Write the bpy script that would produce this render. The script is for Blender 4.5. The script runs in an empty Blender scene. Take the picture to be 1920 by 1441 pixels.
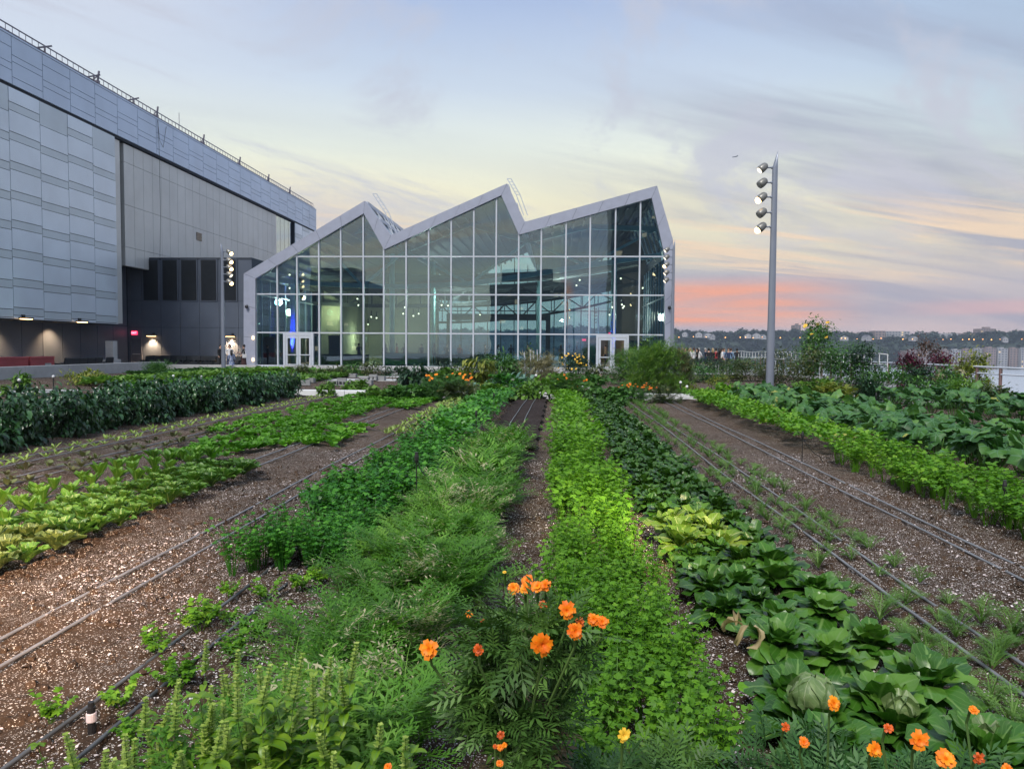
EXPO=0.22; SKYK=1.0; HAZE=0.00022; LOD=1.0
import bpy, math, random
import numpy as np
from mathutils import Matrix, Vector
R_ = math.radians
random.seed(7)
rng = np.random.default_rng(7)
COL = bpy.context.scene.collection
EYE = 1.75

# ---------------------------------------------------------------- camera
cam_d = bpy.data.cameras.new("camera")
cam = bpy.data.objects.new("camera", cam_d)
COL.objects.link(cam)
bpy.context.scene.camera = cam
cam_d.sensor_width = 36.0
cam_d.lens = 26.25
cam_d.clip_start = 0.05
cam_d.clip_end = 20000
F_ = 1400.0
CR = Matrix.Rotation(R_(3.46), 3, 'Z') @ Matrix.Rotation(R_(90 - 2.82), 3, 'X') @ Matrix.Rotation(R_(0.42), 3, 'Z')
M4 = CR.to_4x4(); M4.translation = (0, 0, EYE)
cam.matrix_world = M4

def ray(px, py):
    d = CR @ Vector(((px - 960) / F_, -(py - 720.5) / F_, -1.0))
    return d
def gp(px, py, z=0.0):            # a point of the photograph on a level surface
    d = ray(px, py); k = (z - EYE) / d.z
    return Vector((d.x * k, d.y * k, z))
def fp(px, py, Y):                # ... on a wall that stands at distance Y
    d = ray(px, py); k = Y / d.y
    return Vector((d.x * k, Y, EYE + d.z * k))
def xp(px, py, X):                # ... on a wall running away from the viewer
    d = ray(px, py); k = X / d.x
    return Vector((X, d.y * k, EYE + d.z * k))

# ---------------------------------------------------------------- materials
def new_mat(name):
    m = bpy.data.materials.new(name); m.use_nodes = True
    nt = m.node_tree
    for n in list(nt.nodes): nt.nodes.remove(n)
    out = nt.nodes.new('ShaderNodeOutputMaterial')
    return m, nt, out
def N(nt, t, **kw):
    n = nt.nodes.new(t)
    for k, v in kw.items():
        if k in n.inputs.keys(): n.inputs[k].default_value = v
        else: setattr(n, k, v)
    return n
def L(nt, a, b): nt.links.new(a, b)
def math_n(nt, op, a, b=None, c=None, clamp=False):
    n = nt.nodes.new('ShaderNodeMath'); n.operation = op; n.use_clamp = clamp
    for i, v in enumerate((a, b, c)):
        if v is None: continue
        if isinstance(v, (int, float)): n.inputs[i].default_value = v
        else: nt.links.new(v, n.inputs[i])
    return n.outputs[0]
def mixc(nt, f, a, b, mode='MIX'):
    n = nt.nodes.new('ShaderNodeMix'); n.data_type = 'RGBA'; n.blend_type = mode
    for sock, v in ((n.inputs[0], f), (n.inputs[6], a), (n.inputs[7], b)):
        if isinstance(v, (int, float)): sock.default_value = v
        elif isinstance(v, (tuple, list)): sock.default_value = (*v[:3], 1)
        else: nt.links.new(v, sock)
    return n.outputs[2]
def maprange(nt, v, a, b, c=0.0, d=1.0, smooth=False):
    n = nt.nodes.new('ShaderNodeMapRange'); n.clamp = True
    if smooth: n.interpolation_type = 'SMOOTHSTEP'
    nt.links.new(v, n.inputs[0])
    for i, x in enumerate((a, b, c, d)): n.inputs[i + 1].default_value = x
    return n.outputs[0]
def noise(nt, vec, scale, detail=4, rough=0.55):
    n = nt.nodes.new('ShaderNodeTexNoise')
    n.inputs['Scale'].default_value = scale; n.inputs['Detail'].default_value = detail
    n.inputs['Roughness'].default_value = rough
    if vec is not None: nt.links.new(vec, n.inputs['Vector'])
    return n.outputs['Fac']

def pbr(name, col, rough=0.6, metal=0.0, var=0.12, vscale=2.0, bump=0.0, bscale=40.0, emit=None, estr=0.0, spec=0.5):
    m, nt, out = new_mat(name)
    b = N(nt, 'ShaderNodeBsdfPrincipled')
    tc = N(nt, 'ShaderNodeTexCoord')
    n1 = noise(nt, tc.outputs['Object'], vscale, 5)
    dark = tuple(c * (1 - var * 1.6) for c in col); lite = tuple(min(1, c * (1 + var)) for c in col)
    c = mixc(nt, maprange(nt, n1, 0.3, 0.7), dark, lite)
    L(nt, c, b.inputs['Base Color'])
    b.inputs['Roughness'].default_value = rough
    b.inputs['Metallic'].default_value = metal
    b.inputs['Specular IOR Level'].default_value = spec
    if bump:
        bp = N(nt, 'ShaderNodeBump'); bp.inputs['Strength'].default_value = bump; bp.inputs['Distance'].default_value = 0.02
        L(nt, noise(nt, tc.outputs['Object'], bscale, 6), bp.inputs['Height']); L(nt, bp.outputs[0], b.inputs['Normal'])
    if emit:
        b.inputs['Emission Color'].default_value = (*emit, 1); b.inputs['Emission Strength'].default_value = estr
    L(nt, b.outputs[0], out.inputs[0])
    return m
def emis(name, col, s):
    m, nt, out = new_mat(name)
    e = N(nt, 'ShaderNodeEmission'); e.inputs[0].default_value = (*col, 1); e.inputs[1].default_value = s
    L(nt, e.outputs[0], out.inputs[0])
    return m

def foliage(name, c1, c2, c3=None, dry=None, dryf=0.0, trans=0.3, rough=0.5, vein=None, spec=0.4, clump=0.9):
    """leaf material: every leaf picks its own tone, broad patches drift in tone,
    some leaves are withered; thin leaves let light through"""
    m, nt, out = new_mat(name)
    at = N(nt, 'ShaderNodeAttribute'); at.attribute_name = 'rnd'
    r = at.outputs['Fac']
    oi = N(nt, 'ShaderNodeObjectInfo')
    geo = N(nt, 'ShaderNodeNewGeometry')
    pn = noise(nt, geo.outputs['Position'], clump, 3)
    f = math_n(nt, 'ADD', math_n(nt, 'MULTIPLY', r, 0.55), math_n(nt, 'MULTIPLY', maprange(nt, pn, 0.3, 0.7), 0.3))
    f = math_n(nt, 'ADD', f, math_n(nt, 'MULTIPLY', oi.outputs['Random'], 0.2))
    cr = N(nt, 'ShaderNodeValToRGB')
    L(nt, f, cr.inputs[0])
    cr.color_ramp.elements[0].position = 0.15; cr.color_ramp.elements[0].color = (*c1, 1)
    cr.color_ramp.elements[1].position = 0.6; cr.color_ramp.elements[1].color = (*c2, 1)
    if c3:
        e = cr.color_ramp.elements.new(0.9); e.color = (*c3, 1)
    c = cr.outputs[0]
    if dry:
        a = math_n(nt, 'FRACT', math_n(nt, 'MULTIPLY', r, 7.13))
        pn2 = noise(nt, geo.outputs['Position'], clump * 1.7, 2)
        a = math_n(nt, 'ADD', math_n(nt, 'MULTIPLY', a, 0.5), math_n(nt, 'MULTIPLY', maprange(nt, pn2, 0.3, 0.7), 0.5))
        th = math_n(nt, 'GREATER_THAN', a, 1.0 - dryf)
        c = mixc(nt, th, c, dry)
    if vein:
        uv = N(nt, 'ShaderNodeUVMap')
        sp = N(nt, 'ShaderNodeSeparateXYZ'); L(nt, uv.outputs[0], sp.inputs[0])
        u = math_n(nt, 'ABSOLUTE', math_n(nt, 'SUBTRACT', sp.outputs[0], 0.5))
        mid = maprange(nt, u, 0.02, 0.07, 1, 0)
        side = math_n(nt, 'FRACT', math_n(nt, 'ADD', math_n(nt, 'MULTIPLY', sp.outputs[1], 6.0), math_n(nt, 'MULTIPLY', u, -5.0)))
        side = maprange(nt, math_n(nt, 'ABSOLUTE', math_n(nt, 'SUBTRACT', side, 0.5)), 0.0, 0.09, 0.5, 0)
        c = mixc(nt, math_n(nt, 'MAXIMUM', mid, side), c, vein)
    p = N(nt, 'ShaderNodeBsdfPrincipled')
    L(nt, c, p.inputs['Base Color']); p.inputs['Roughness'].default_value = rough
    p.inputs['Specular IOR Level'].default_value = spec
    t = N(nt, 'ShaderNodeBsdfTranslucent'); 
    L(nt, mixc(nt, 1.0, c, (1.0, 1.15, 0.55), 'MULTIPLY'), t.inputs[0])
    mx = N(nt, 'ShaderNodeMixShader'); mx.inputs[0].default_value = trans
    L(nt, p.outputs[0], mx.inputs[1]); L(nt, t.outputs[0], mx.inputs[2]); L(nt, mx.outputs[0], out.inputs[0])
    return m

# ---------------------------------------------------------------- objects
def link(o, parent=None):
    COL.objects.link(o)
    if parent is not None: o.parent = parent
    return o
def tag(o, label=None, cat=None, group=None, kind=None):
    if label: o['label'] = label
    if cat: o['category'] = cat
    if group: o['group'] = group
    if kind: o['kind'] = kind
    return o
def empty(name, loc=(0, 0, 0), rz=0.0, label=None, cat=None, group=None, kind=None):
    o = bpy.data.objects.new(name, None); o.location = loc; o.rotation_euler = (0, 0, rz)
    o.empty_display_size = 0.1
    link(o); return tag(o, label, cat, group, kind)
CHILD = {}
def dup(root, loc, rz=0.0, sc=1.0, label=None):
    """copy of a thing with copies of its parts and their sub-parts"""
    kids = {}
    for o in COL.objects:
        if o.parent is not None: kids.setdefault(o.parent.name, []).append(o)
    if root.name not in CHILD:
        CHILD[root.name] = [(c, kids.get(c.name, [])) for c in kids.get(root.name, [])]
    return dup_fast(root, loc, rz, sc, label)
def dup_fast(root, loc, rz=0.0, sc=1.0, label=None):
    r = root.copy(); COL.objects.link(r)
    r.location = loc
    e = root.rotation_euler; r.rotation_euler = (e.x, e.y, rz)
    r.scale = (sc, sc, sc) if not isinstance(sc, tuple) else sc
    if label: r['label'] = label
    for c, gs in CHILD.get(root.name, []):
        d = c.copy(); COL.objects.link(d); d.parent = r
        for g in gs:
            h = g.copy(); COL.objects.link(h); h.parent = d
    return r

class MB:
    """collects boxes, tubes and polygons into one mesh"""
    def __init__(s): s.v = []; s.f = []; s.m = []
    def box(s, x0, y0, z0, x1, y1, z1, m=0):
        b = len(s.v)
        s.v += [(x0,y0,z0),(x1,y0,z0),(x1,y1,z0),(x0,y1,z0),(x0,y0,z1),(x1,y0,z1),(x1,y1,z1),(x0,y1,z1)]
        for q in ((0,3,2,1),(4,5,6,7),(0,1,5,4),(1,2,6,5),(2,3,7,6),(3,0,4,7)):
            s.f.append([b+i for i in q]); s.m.append(m)
        return s
    def cbox(s, c, d, m=0, rot=None):
        b = len(s.v)
        for sx,sy,sz in ((-1,-1,-1),(1,-1,-1),(1,1,-1),(-1,1,-1),(-1,-1,1),(1,-1,1),(1,1,1),(-1,1,1)):
            p = Vector((sx*d[0]/2, sy*d[1]/2, sz*d[2]/2))
            if rot is not None: p = rot @ p
            s.v.append(tuple(p + Vector(c)))
        for q in ((0,3,2,1),(4,5,6,7),(0,1,5,4),(1,2,6,5),(2,3,7,6),(3,0,4,7)):
            s.f.append([b+i for i in q]); s.m.append(m)
        return s
    def bar(s, a, b, w, h, m=0):
        a = Vector(a); b = Vector(b); d = b - a; ln = d.length
        q = d.to_track_quat('Y', 'Z').to_matrix()
        return s.cbox((a + b) / 2, (w, ln, h), m, q)
    def tube(s, pts, r, n=8, m=0, cap=True):
        pts = [Vector(p) for p in pts]; b0 = len(s.v)
        rs = r if isinstance(r, (list, tuple)) else [r] * len(pts)
        up = Vector((0, 0, 1))
        for i, p in enumerate(pts):
            d = (pts[min(i+1, len(pts)-1)] - pts[max(i-1, 0)])
            if d.length < 1e-9: d = Vector((0, 0, 1))
            d.normalize()
            u = up if abs(d.z) < 0.9 else Vector((1, 0, 0))
            x = d.cross(u).normalized(); y = x.cross(d)
            for k in range(n):
                a = 2 * math.pi * k / n
                s.v.append(tuple(p + (x * math.cos(a) + y * math.sin(a)) * rs[i]))
        for i in range(len(pts) - 1):
            for k in range(n):
                s.f.append([b0+i*n+k, b0+i*n+(k+1)%n, b0+(i+1)*n+(k+1)%n, b0+(i+1)*n+k]); s.m.append(m)
        if cap:
            s.f.append([b0+k for k in range(n)][::-1]); s.m.append(m)
            e = b0 + (len(pts)-1)*n
            s.f.append([e+k for k in range(n)]); s.m.append(m)
        return s
    def poly(s, pts, m=0):
        b = len(s.v); s.v += [tuple(p) for p in pts]; s.f.append(list(range(b, b+len(pts)))); s.m.append(m); return s
    def prism_y(s, pts, y0, y1, m=0):       # polygon in XZ extruded along Y
        n = len(pts); b = len(s.v)
        s.v += [(p[0], y0, p[1]) for p in pts] + [(p[0], y1, p[1]) for p in pts]
        s.f.append(list(range(b, b+n))); s.m.append(m)
        s.f.append(list(range(b+n, b+2*n))[::-1]); s.m.append(m)
        for i in range(n):
            j = (i+1) % n
            s.f.append([b+i, b+n+i, b+n+j, b+j]); s.m.append(m)
        return s
    def ball(s, c, r, m=0, nu=8, nv=6):
        rr = r if isinstance(r, (tuple, list)) else (r, r, r); b = len(s.v)
        for j in range(nv + 1):
            th = math.pi * j / nv
            for i in range(nu):
                a = 2*math.pi*i/nu
                s.v.append((c[0]+rr[0]*math.sin(th)*math.cos(a), c[1]+rr[1]*math.sin(th)*math.sin(a), c[2]+rr[2]*math.cos(th)))
        for j in range(nv):
            for i in range(nu):
                s.f.append([b+j*nu+i, b+(j+1)*nu+i, b+(j+1)*nu+(i+1)%nu, b+j*nu+(i+1)%nu]); s.m.append(m)
        return s
    def build(s, name, mats, parent=None, smooth=False, bevel=0.0):
        me = bpy.data.meshes.new(name)
        me.from_pydata(s.v, [], s.f)
        for mm in (mats if isinstance(mats, (list, tuple)) else [mats]): me.materials.append(mm)
        me.polygons.foreach_set('material_index', s.m)
        if smooth: me.polygons.foreach_set('use_smooth', [True]*len(s.f))
        me.update()
        o = link(bpy.data.objects.new(name, me), parent)
        if bevel:
            md = o.modifiers.new('bevel', 'BEVEL'); md.width = bevel; md.segments = 1; md.limit_method = 'ANGLE'
        return o

# ---------------------------------------------------------------- leaf arrays: (verts, quads, rnd, uv)
def cat(ps):
    off = 0; V=[]; Q=[]; Rr=[]; U=[]
    for v, q, r, u in ps:
        V.append(v); Q.append(q + off); Rr.append(r); U.append(u); off += len(v)
    return np.concatenate(V), np.concatenate(Q), np.concatenate(Rr), np.concatenate(U)
def rotm(yaw=0., pitch=0., roll=0.):
    cy, sy = math.cos(yaw), math.sin(yaw); cp, sp = math.cos(pitch), math.sin(pitch); cr, sr = math.cos(roll), math.sin(roll)
    Z = np.array([[cy,-sy,0],[sy,cy,0],[0,0,1]]); X = np.array([[1,0,0],[0,cp,-sp],[0,sp,cp]]); Y = np.array([[cr,0,sr],[0,1,0],[-sr,0,cr]])
    return Z @ X @ Y
def xf(p, Rm=None, t=(0,0,0), s=1.0, r=None):
    v = p[0] * s
    if Rm is not None: v = v @ Rm.T
    return v + np.array(t), p[1], (p[2] if r is None else np.full(len(p[2]), r)), p[3]
def leaf(Ln, W, nu=5, nv=1, a0=1.0, bend=1.0, cup=0.3, wav=0.0, shape=None, r=None, ph=0.0, twist=0.0):
    """leaf blade growing from the origin along +Y"""
    shape = shape or (lambda t: math.sin(math.pi * min(1, t * 0.9 + 0.05)) ** 0.7)
    ns = 2*nv + 1; V = []; U = []; y = z = 0.0
    for i in range(nu+1):
        t = i/nu; a = a0 - bend*t
        w = W/2*max(0.02, shape(t))
        ny, nz = -math.sin(a), math.cos(a)
        for j in range(ns):
            s = -1 + 2*j/(ns-1)
            lift = abs(s)*w*math.sin(cup) + wav*W*abs(s)*math.sin(t*14 + ph + (s > 0)*1.7)
            V.append((s*w*math.cos(cup)+twist*t*t*Ln, y + ny*lift, z + nz*lift)); U.append((0.5+0.5*s, t))
        y += math.cos(a)*Ln/nu; z += math.sin(a)*Ln/nu
    Q = [(i*ns+j, i*ns+j+1, (i+1)*ns+j+1, (i+1)*ns+j) for i in range(nu) for j in range(ns-1)]
    if r is None: r = random.random()
    return np.array(V), np.array(Q), np.full(len(Q), r), np.array(U)
def kite(Ln, W, a=0.0, d=(0,0,0), yaw=0.0, mid=0.45, droop=0.0, r=None):
    """one small flat leaflet with a crease"""
    V = np.array([(0,0,0),(W/2, Ln*mid, W*0.12),(0,Ln,-droop*Ln),(-W/2,Ln*mid,W*0.12)], float)
    V = V @ rotm(yaw, a).T + np.array(d)
    return V, np.array([[0,1,2,3]]), np.array([random.random() if r is None else r]), np.array([(0.5,0),(1,.5),(0.5,1),(0,.5)], float)
def ribbon(pts, w, r=0.5):
    pts = np.array(pts, float); n = len(pts); V = []
    for i in range(n):
        ww = w*(1-0.6*i/(n-1))
        V += [pts[i] + (ww/2,0,0), pts[i] - (ww/2,0,0)]
    # second blade across, so a stem is seen from each side
    V2 = []
    for i in range(n):
        ww = w*(1-0.6*i/(n-1)); V2 += [pts[i] + (0,ww/2,0), pts[i] - (0,ww/2,0)]
    Q = [(2*i,2*i+1,2*i+3,2*i+2) for i in range(n-1)]
    Q2 = [tuple(k+2*n for k in q) for q in Q]
    return np.array(V+V2), np.array(Q+Q2), np.full(2*(n-1), r), np.full((4*n,2), 0.3)
def np_obj(name, p, mats, parent=None, smooth=False, mi=None):
    V, Q, r, U = p
    me = bpy.data.meshes.new(name)
    me.vertices.add(len(V)); me.vertices.foreach_set('co', V.astype(np.float32).ravel())
    nq = len(Q); me.loops.add(nq*4); me.loops.foreach_set('vertex_index', Q.astype(np.int32).ravel())
    me.polygons.add(nq)
    me.polygons.foreach_set('loop_start', np.arange(0, nq*4, 4, dtype=np.int32))
    me.polygons.foreach_set('loop_total', np.full(nq, 4, dtype=np.int32))
    if smooth: me.polygons.foreach_set('use_smooth', np.ones(nq, dtype=bool))
    a = me.attributes.new('rnd', 'FLOAT', 'FACE'); a.data.foreach_set('value', r.astype(np.float32))
    uv = me.uv_layers.new(name='UVMap'); uv.data.foreach_set('uv', U[Q.ravel()].astype(np.float32).ravel())
    for mm in (mats if isinstance(mats, (list, tuple)) else [mats]): me.materials.append(mm)
    if mi is not None: me.polygons.foreach_set('material_index', mi.astype(np.int32))
    me.update(calc_edges=True)
    return link(bpy.data.objects.new(name, me), parent)
def scatter(protos, pos, scale=(0.8, 1.2), tilt=0.15, seed=1, sz=None):
    """many copies of plant arrays merged into one array"""
    g = np.random.default_rng(seed); pos = np.asarray(pos, float); n = len(pos)
    which = g.integers(0, len(protos), n); out = []
    for k, p in enumerate(protos):
        idx = np.where(which == k)[0]
        if not len(idx): continue
        m = len(idx); yaw = g.uniform(0, 6.283, m); tx = g.normal(0, tilt, m); s = g.uniform(*scale, m)
        if sz is not None: s = s*sz[idx]
        c, sn = np.cos(yaw), np.sin(yaw); ct, st = np.cos(tx), np.sin(tx)
        Rm = np.zeros((m,3,3))
        Rm[:,0,0]=c; Rm[:,0,1]=-sn*ct; Rm[:,0,2]=sn*st; Rm[:,1,0]=sn; Rm[:,1,1]=c*ct; Rm[:,1,2]=-c*st; Rm[:,2,1]=st; Rm[:,2,2]=ct
        V, Q, r, U = p
        VV = np.einsum('mij,nj->mni', Rm, V)*s[:,None,None] + pos[idx][:,None,:]
        QQ = Q[None] + (np.arange(m)*len(V))[:,None,None]
        rr = np.mod(r[None] + 0.0*idx[:,None], 1.0)*0.6 + g.uniform(0, 0.4, (m,1))
        out.append((VV.reshape(-1,3), QQ.reshape(-1,4), rr.ravel(), np.tile(U, (m,1))))
    return cat(out)
# ================================================================ sky and light
sc = bpy.context.scene
sc.view_settings.view_transform = 'Standard'; sc.view_settings.look = 'None'
sc.view_settings.gamma = 1; sc.view_settings.exposure = EXPO
w = bpy.data.worlds.new("World"); sc.world = w; w.use_nodes = True
nt = w.node_tree
for n in list(nt.nodes): nt.nodes.remove(n)
wo = N(nt, 'ShaderNodeOutputWorld'); bg = N(nt, 'ShaderNodeBackground')
tc = N(nt, 'ShaderNodeTexCoord'); sp = N(nt, 'ShaderNodeSeparateXYZ'); L(nt, tc.outputs['Generated'], sp.inputs[0])
X, Y, Z = sp.outputs
yy = math_n(nt, 'MAXIMUM', Y, 0.05)
az = math_n(nt, 'DIVIDE', X, yy)                       # tangent of the bearing, 0 = along the beds
cr = N(nt, 'ShaderNodeValToRGB'); L(nt, math_n(nt, 'MAXIMUM', Z, 0.0), cr.inputs[0])
stops = [(0.0,(.53,.49,.53)),(0.03,(.52,.46,.51)),(0.075,(.52,.48,.51)),(0.125,(.72,.66,.50)),(0.19,(.86,.82,.58)),(0.25,(.76,.81,.72)),(0.32,(.56,.65,.76)),(0.42,(.36,.46,.68)),(0.6,(.30,.41,.66)),(1.0,(.28,.38,.62))]
els = cr.color_ramp.elements
els[0].position = 0; els[0].color = (*stops[0][1], 1); els[1].position = 1; els[1].color = (*stops[-1][1], 1)
for p, c in stops[1:-1]:
    e = els.new(p); e.color = (*c, 1)
base = cr.outputs[0]
# towards the north-east (right) the upper sky is bluer, towards the left it is pale
rt = math_n(nt, 'MULTIPLY', maprange(nt, az, 0.05, 0.75, 0, 1, True), maprange(nt, Z, 0.1, 0.25, 0, 0.7, True))
base = mixc(nt, rt, base, (.33, .47, .64))
lf = math_n(nt, 'MULTIPLY', maprange(nt, az, -0.2, -0.65, 0, 1, True), maprange(nt, Z, 0.22, 0.4, 0, 0.75, True))
base = mixc(nt, lf, base, (.62, .66, .75))
pk = math_n(nt, 'MULTIPLY', maprange(nt, az, -0.05, -0.3, 0, 1, True), maprange(nt, Z, 0.24, 0.12, 0, 0.75, True))
base = mixc(nt, pk, base, (.78, .60, .50))
cr_low = math_n(nt, 'MULTIPLY', maprange(nt, az, 0.13, 0.04, 0, 1, True), math_n(nt, 'MULTIPLY', maprange(nt, Z, 0.0, 0.02, 0.4, .85, True), maprange(nt, Z, 0.10, 0.16, 1, 0, True)))
base = mixc(nt, cr_low, base, (.80, .78, .55))
# cloud layer: a level sheet high up, seen in perspective, streaked along one direction
zc = math_n(nt, 'ADD', math_n(nt, 'MAXIMUM', Z, 0), 0.10)
cx = math_n(nt, 'DIVIDE', X, zc); cy = math_n(nt, 'DIVIDE', Y, zc)
def layer(ang, sx, sy, off, det=6, rough=0.6, dist=0.6):
    c, s = math.cos(ang), math.sin(ang)
    a = math_n(nt, 'ADD', math_n(nt, 'MULTIPLY', cx, c*sx), math_n(nt, 'MULTIPLY', cy, s*sx))
    b = math_n(nt, 'ADD', math_n(nt, 'MULTIPLY', cx, -s*sy), math_n(nt, 'MULTIPLY', cy, c*sy))
    cb = N(nt, 'ShaderNodeCombineXYZ'); L(nt, a, cb.inputs[0]); L(nt, b, cb.inputs[1]); cb.inputs[2].default_value = off
    n = N(nt, 'ShaderNodeTexNoise'); n.inputs['Scale'].default_value = 1; n.inputs['Detail'].default_value = det
    n.inputs['Roughness'].default_value = rough; n.inputs['Distortion'].default_value = dist
    L(nt, cb.outputs[0], n.inputs['Vector']); return n.outputs['Fac']
c1 = layer(R_(28), 0.28, 1.15, 3.3)
c2 = layer(R_(18), 0.45, 2.6, 9.1)
c3 = layer(R_(60), 0.5, 0.9, 5.7, 7, 0.65, 1.2)
m1 = math_n(nt, 'MULTIPLY', maprange(nt, c1, 0.42, 0.62, 0, 1, True), maprange(nt, az, -0.1, 0.35, 0.12, 0.85, True))
m1 = math_n(nt, 'MULTIPLY', m1, maprange(nt, Z, 0.3, 0.45, 1, 0.2))
base = mixc(nt, m1, base, (.30, .33, .45))
m3 = math_n(nt, 'MULTIPLY', maprange(nt, c3, 0.46, 0.62, 0, 0.8, True), maprange(nt, Z, 0.05, 0.2, 0, 1))
base = mixc(nt, m3, base, (.50, .52, .61))
# warm lit cloud rims low down
m2 = math_n(nt, 'MULTIPLY', maprange(nt, c2, 0.46, 0.62, 0, 0.9, True), math_n(nt, 'MULTIPLY', maprange(nt, Z, 0.07, 0.10, 0, 1, True), maprange(nt, Z, 0.14, 0.2, 1, 0, True)))
base = mixc(nt, m2, base, (.86, .66, .46))
# afterglow low in the sky, in thin bars
gs = layer(R_(4), 0.10, 2.2, 1.9, 5, 0.55, 0.3)
sb = N(nt, 'ShaderNodeCombineXYZ'); L(nt, math_n(nt, 'MULTIPLY', az, 3.0), sb.inputs[0]); L(nt, math_n(nt, 'MULTIPLY', Z, 75.0), sb.inputs[1])
gn = N(nt, 'ShaderNodeTexNoise'); gn.inputs['Scale'].default_value = 1; gn.inputs['Detail'].default_value = 5; gn.inputs['Distortion'].default_value = 0.5
L(nt, sb.outputs[0], gn.inputs['Vector'])
band = math_n(nt, 'MULTIPLY', maprange(nt, Z, 0.022, 0.04, 0, 1, True), maprange(nt, Z, 0.07, 0.098, 1, 0, True))
band = math_n(nt, 'MULTIPLY', band, math_n(nt, 'MULTIPLY', maprange(nt, az, 0.24, 0.43, 1, 0.0, True), maprange(nt, az, 0.06, 0.16, 0, 1, True)))
glow = math_n(nt, 'MULTIPLY', band, maprange(nt, gn.outputs['Fac'], 0.34, 0.6, 0.45, 1, True))
base = mixc(nt, glow, base, (1.0, .36, .17))
b2 = math_n(nt, 'MULTIPLY', math_n(nt, 'MULTIPLY', maprange(nt, Z, 0.038, 0.046, 0, 1, True), maprange(nt, Z, 0.052, 0.062, 1, 0, True)), maprange(nt, az, 0.4, 0.55, 0, 0.5, True))
base = mixc(nt, b2, base, (.80, .42, .42))
base = mixc(nt, maprange(nt, Z, -0.02, 0.0, 1, 0), base, (.16, .19, .24))
sky = N(nt, 'ShaderNodeTexSky'); sky.sky_type = 'NISHITA'; sky.sun_disc = False
SUN_AZ, SUN_EL = R_(24), R_(3)
sky.sun_elevation = SUN_EL; sky.sun_rotation = SUN_AZ
add = mixc(nt, 1.0, base, mixc(nt, 1.0, sky.outputs[0], (0.003, 0.003, 0.003), 'MULTIPLY'), 'ADD')
L(nt, add, bg.inputs[0]); bg.inputs[1].default_value = SKYK
L(nt, bg.outputs[0], wo.inputs[0])
w.cycles.sampling_method = 'MANUAL'; w.cycles.sample_map_resolution = 256

sl = bpy.data.lights.new('sun', 'SUN'); so = bpy.data.objects.new('sun', sl); COL.objects.link(so)
sl.energy = 3.0; sl.angle = R_(16); sl.color = (1.0, 0.95, 0.88)
so.rotation_euler = (R_(38), R_(-14), 0)     # the bright dome of the evening sky, soft, from up behind the viewer
cy_ = sc.cycles; cy_.use_denoising = True
cy_.max_bounces = 8; cy_.transparent_max_bounces = 12; cy_.diffuse_bounces = 3; cy_.glossy_bounces = 3; cy_.transmission_bounces = 4
cy_.caustics_reflective = False; cy_.caustics_refractive = False; cy_.sample_clamp_indirect = 4.0; cy_.sample_clamp_direct = 0
cy_.volume_bounces = 0

# ================================================================ soil
def soil_mat(name, dark, mid, fleck, dens):
    m, nt, out = new_mat(name)
    geo = N(nt, 'ShaderNodeNewGeometry'); pos = geo.outputs['Position']
    big = noise(nt, pos, 0.7, 4); fine = noise(nt, pos, 60, 6, 0.7); med = noise(nt, pos, 9, 5, 0.6)
    c = mixc(nt, maprange(nt, big, 0.3, 0.7), dark, mid)
    c = mixc(nt, maprange(nt, fine, 0.3, 0.75, 0, 0.6), c, tuple(x*1.5 for x in mid))
    c = mixc(nt, maprange(nt, med, 0.45, 0.7, 0, 0.6), c, tuple(x*0.5 for x in dark))
    hs = []
    for s, th, k in ((55, 0.26, 1.0), (110, 0.3, 1.0), (28, 0.15, 1.0)):
        v = N(nt, 'ShaderNodeTexVoronoi'); v.inputs['Scale'].default_value = s; L(nt, pos, v.inputs['Vector'])
        sp = N(nt, 'ShaderNodeSeparateColor'); L(nt, v.outputs['Color'], sp.inputs[0])
        pick = math_n(nt, 'GREATER_THAN', math_n(nt, 'ADD', sp.outputs[0], math_n(nt, 'MULTIPLY', maprange(nt, noise(nt, pos, 1.3, 4, .65), 0.35, 0.68), 0.42)), 1.06 - dens)
        f = math_n(nt, 'MULTIPLY', math_n(nt, 'LESS_THAN', v.outputs['Distance'], th), pick)
        c = mixc(nt, f, c, mixc(nt, sp.outputs[1], tuple(x*0.5 for x in fleck), fleck)); hs.append(f)
    p = N(nt, 'ShaderNodeBsdfPrincipled'); L(nt, c, p.inputs['Base Color']); p.inputs['Roughness'].default_value = 0.9
    p.inputs['Specular IOR Level'].default_value = 0.15
    b = N(nt, 'ShaderNodeBump'); b.inputs['Strength'].default_value = 0.8; b.inputs['Distance'].default_value = 0.03
    h = math_n(nt, 'ADD', noise(nt, pos, 30, 8, 0.7), math_n(nt, 'MULTIPLY', math_n(nt, 'ADD', hs[0], hs[1]), 0.3))
    L(nt, h, b.inputs['Height']); L(nt, b.outputs[0], p.inputs['Normal'])
    L(nt, p.outputs[0], out.inputs[0]); return m
M = {}
M['soil'] = soil_mat('soil', (.034,.022,.014), (.088,.057,.039), (.86,.80,.75), 0.33)
M['compost'] = soil_mat('compost', (.018,.012,.011), (.035,.024,.021), (.3,.27,.27), 0.05)
M['deck'] = pbr('paving', (.30,.30,.31), 0.8, var=0.1, vscale=0.6, bump=0.2)
M['conc'] = pbr('concrete', (.44,.45,.46), 0.75, var=0.1, vscale=1.5, bump=0.2, bscale=25)
M['white'] = pbr('white_paint', (.74,.75,.77), 0.5, var=0.06)
M['rubber'] = pbr('drip_tube_plastic', (.10,.11,.12), 0.35, var=0.3, vscale=6)
M['tubegrey'] = pbr('drip_tube_grey', (.19,.20,.22), 0.4, var=0.2, vscale=6)
M['black'] = pbr('black_plastic', (.02,.02,.022), 0.4)
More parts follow.
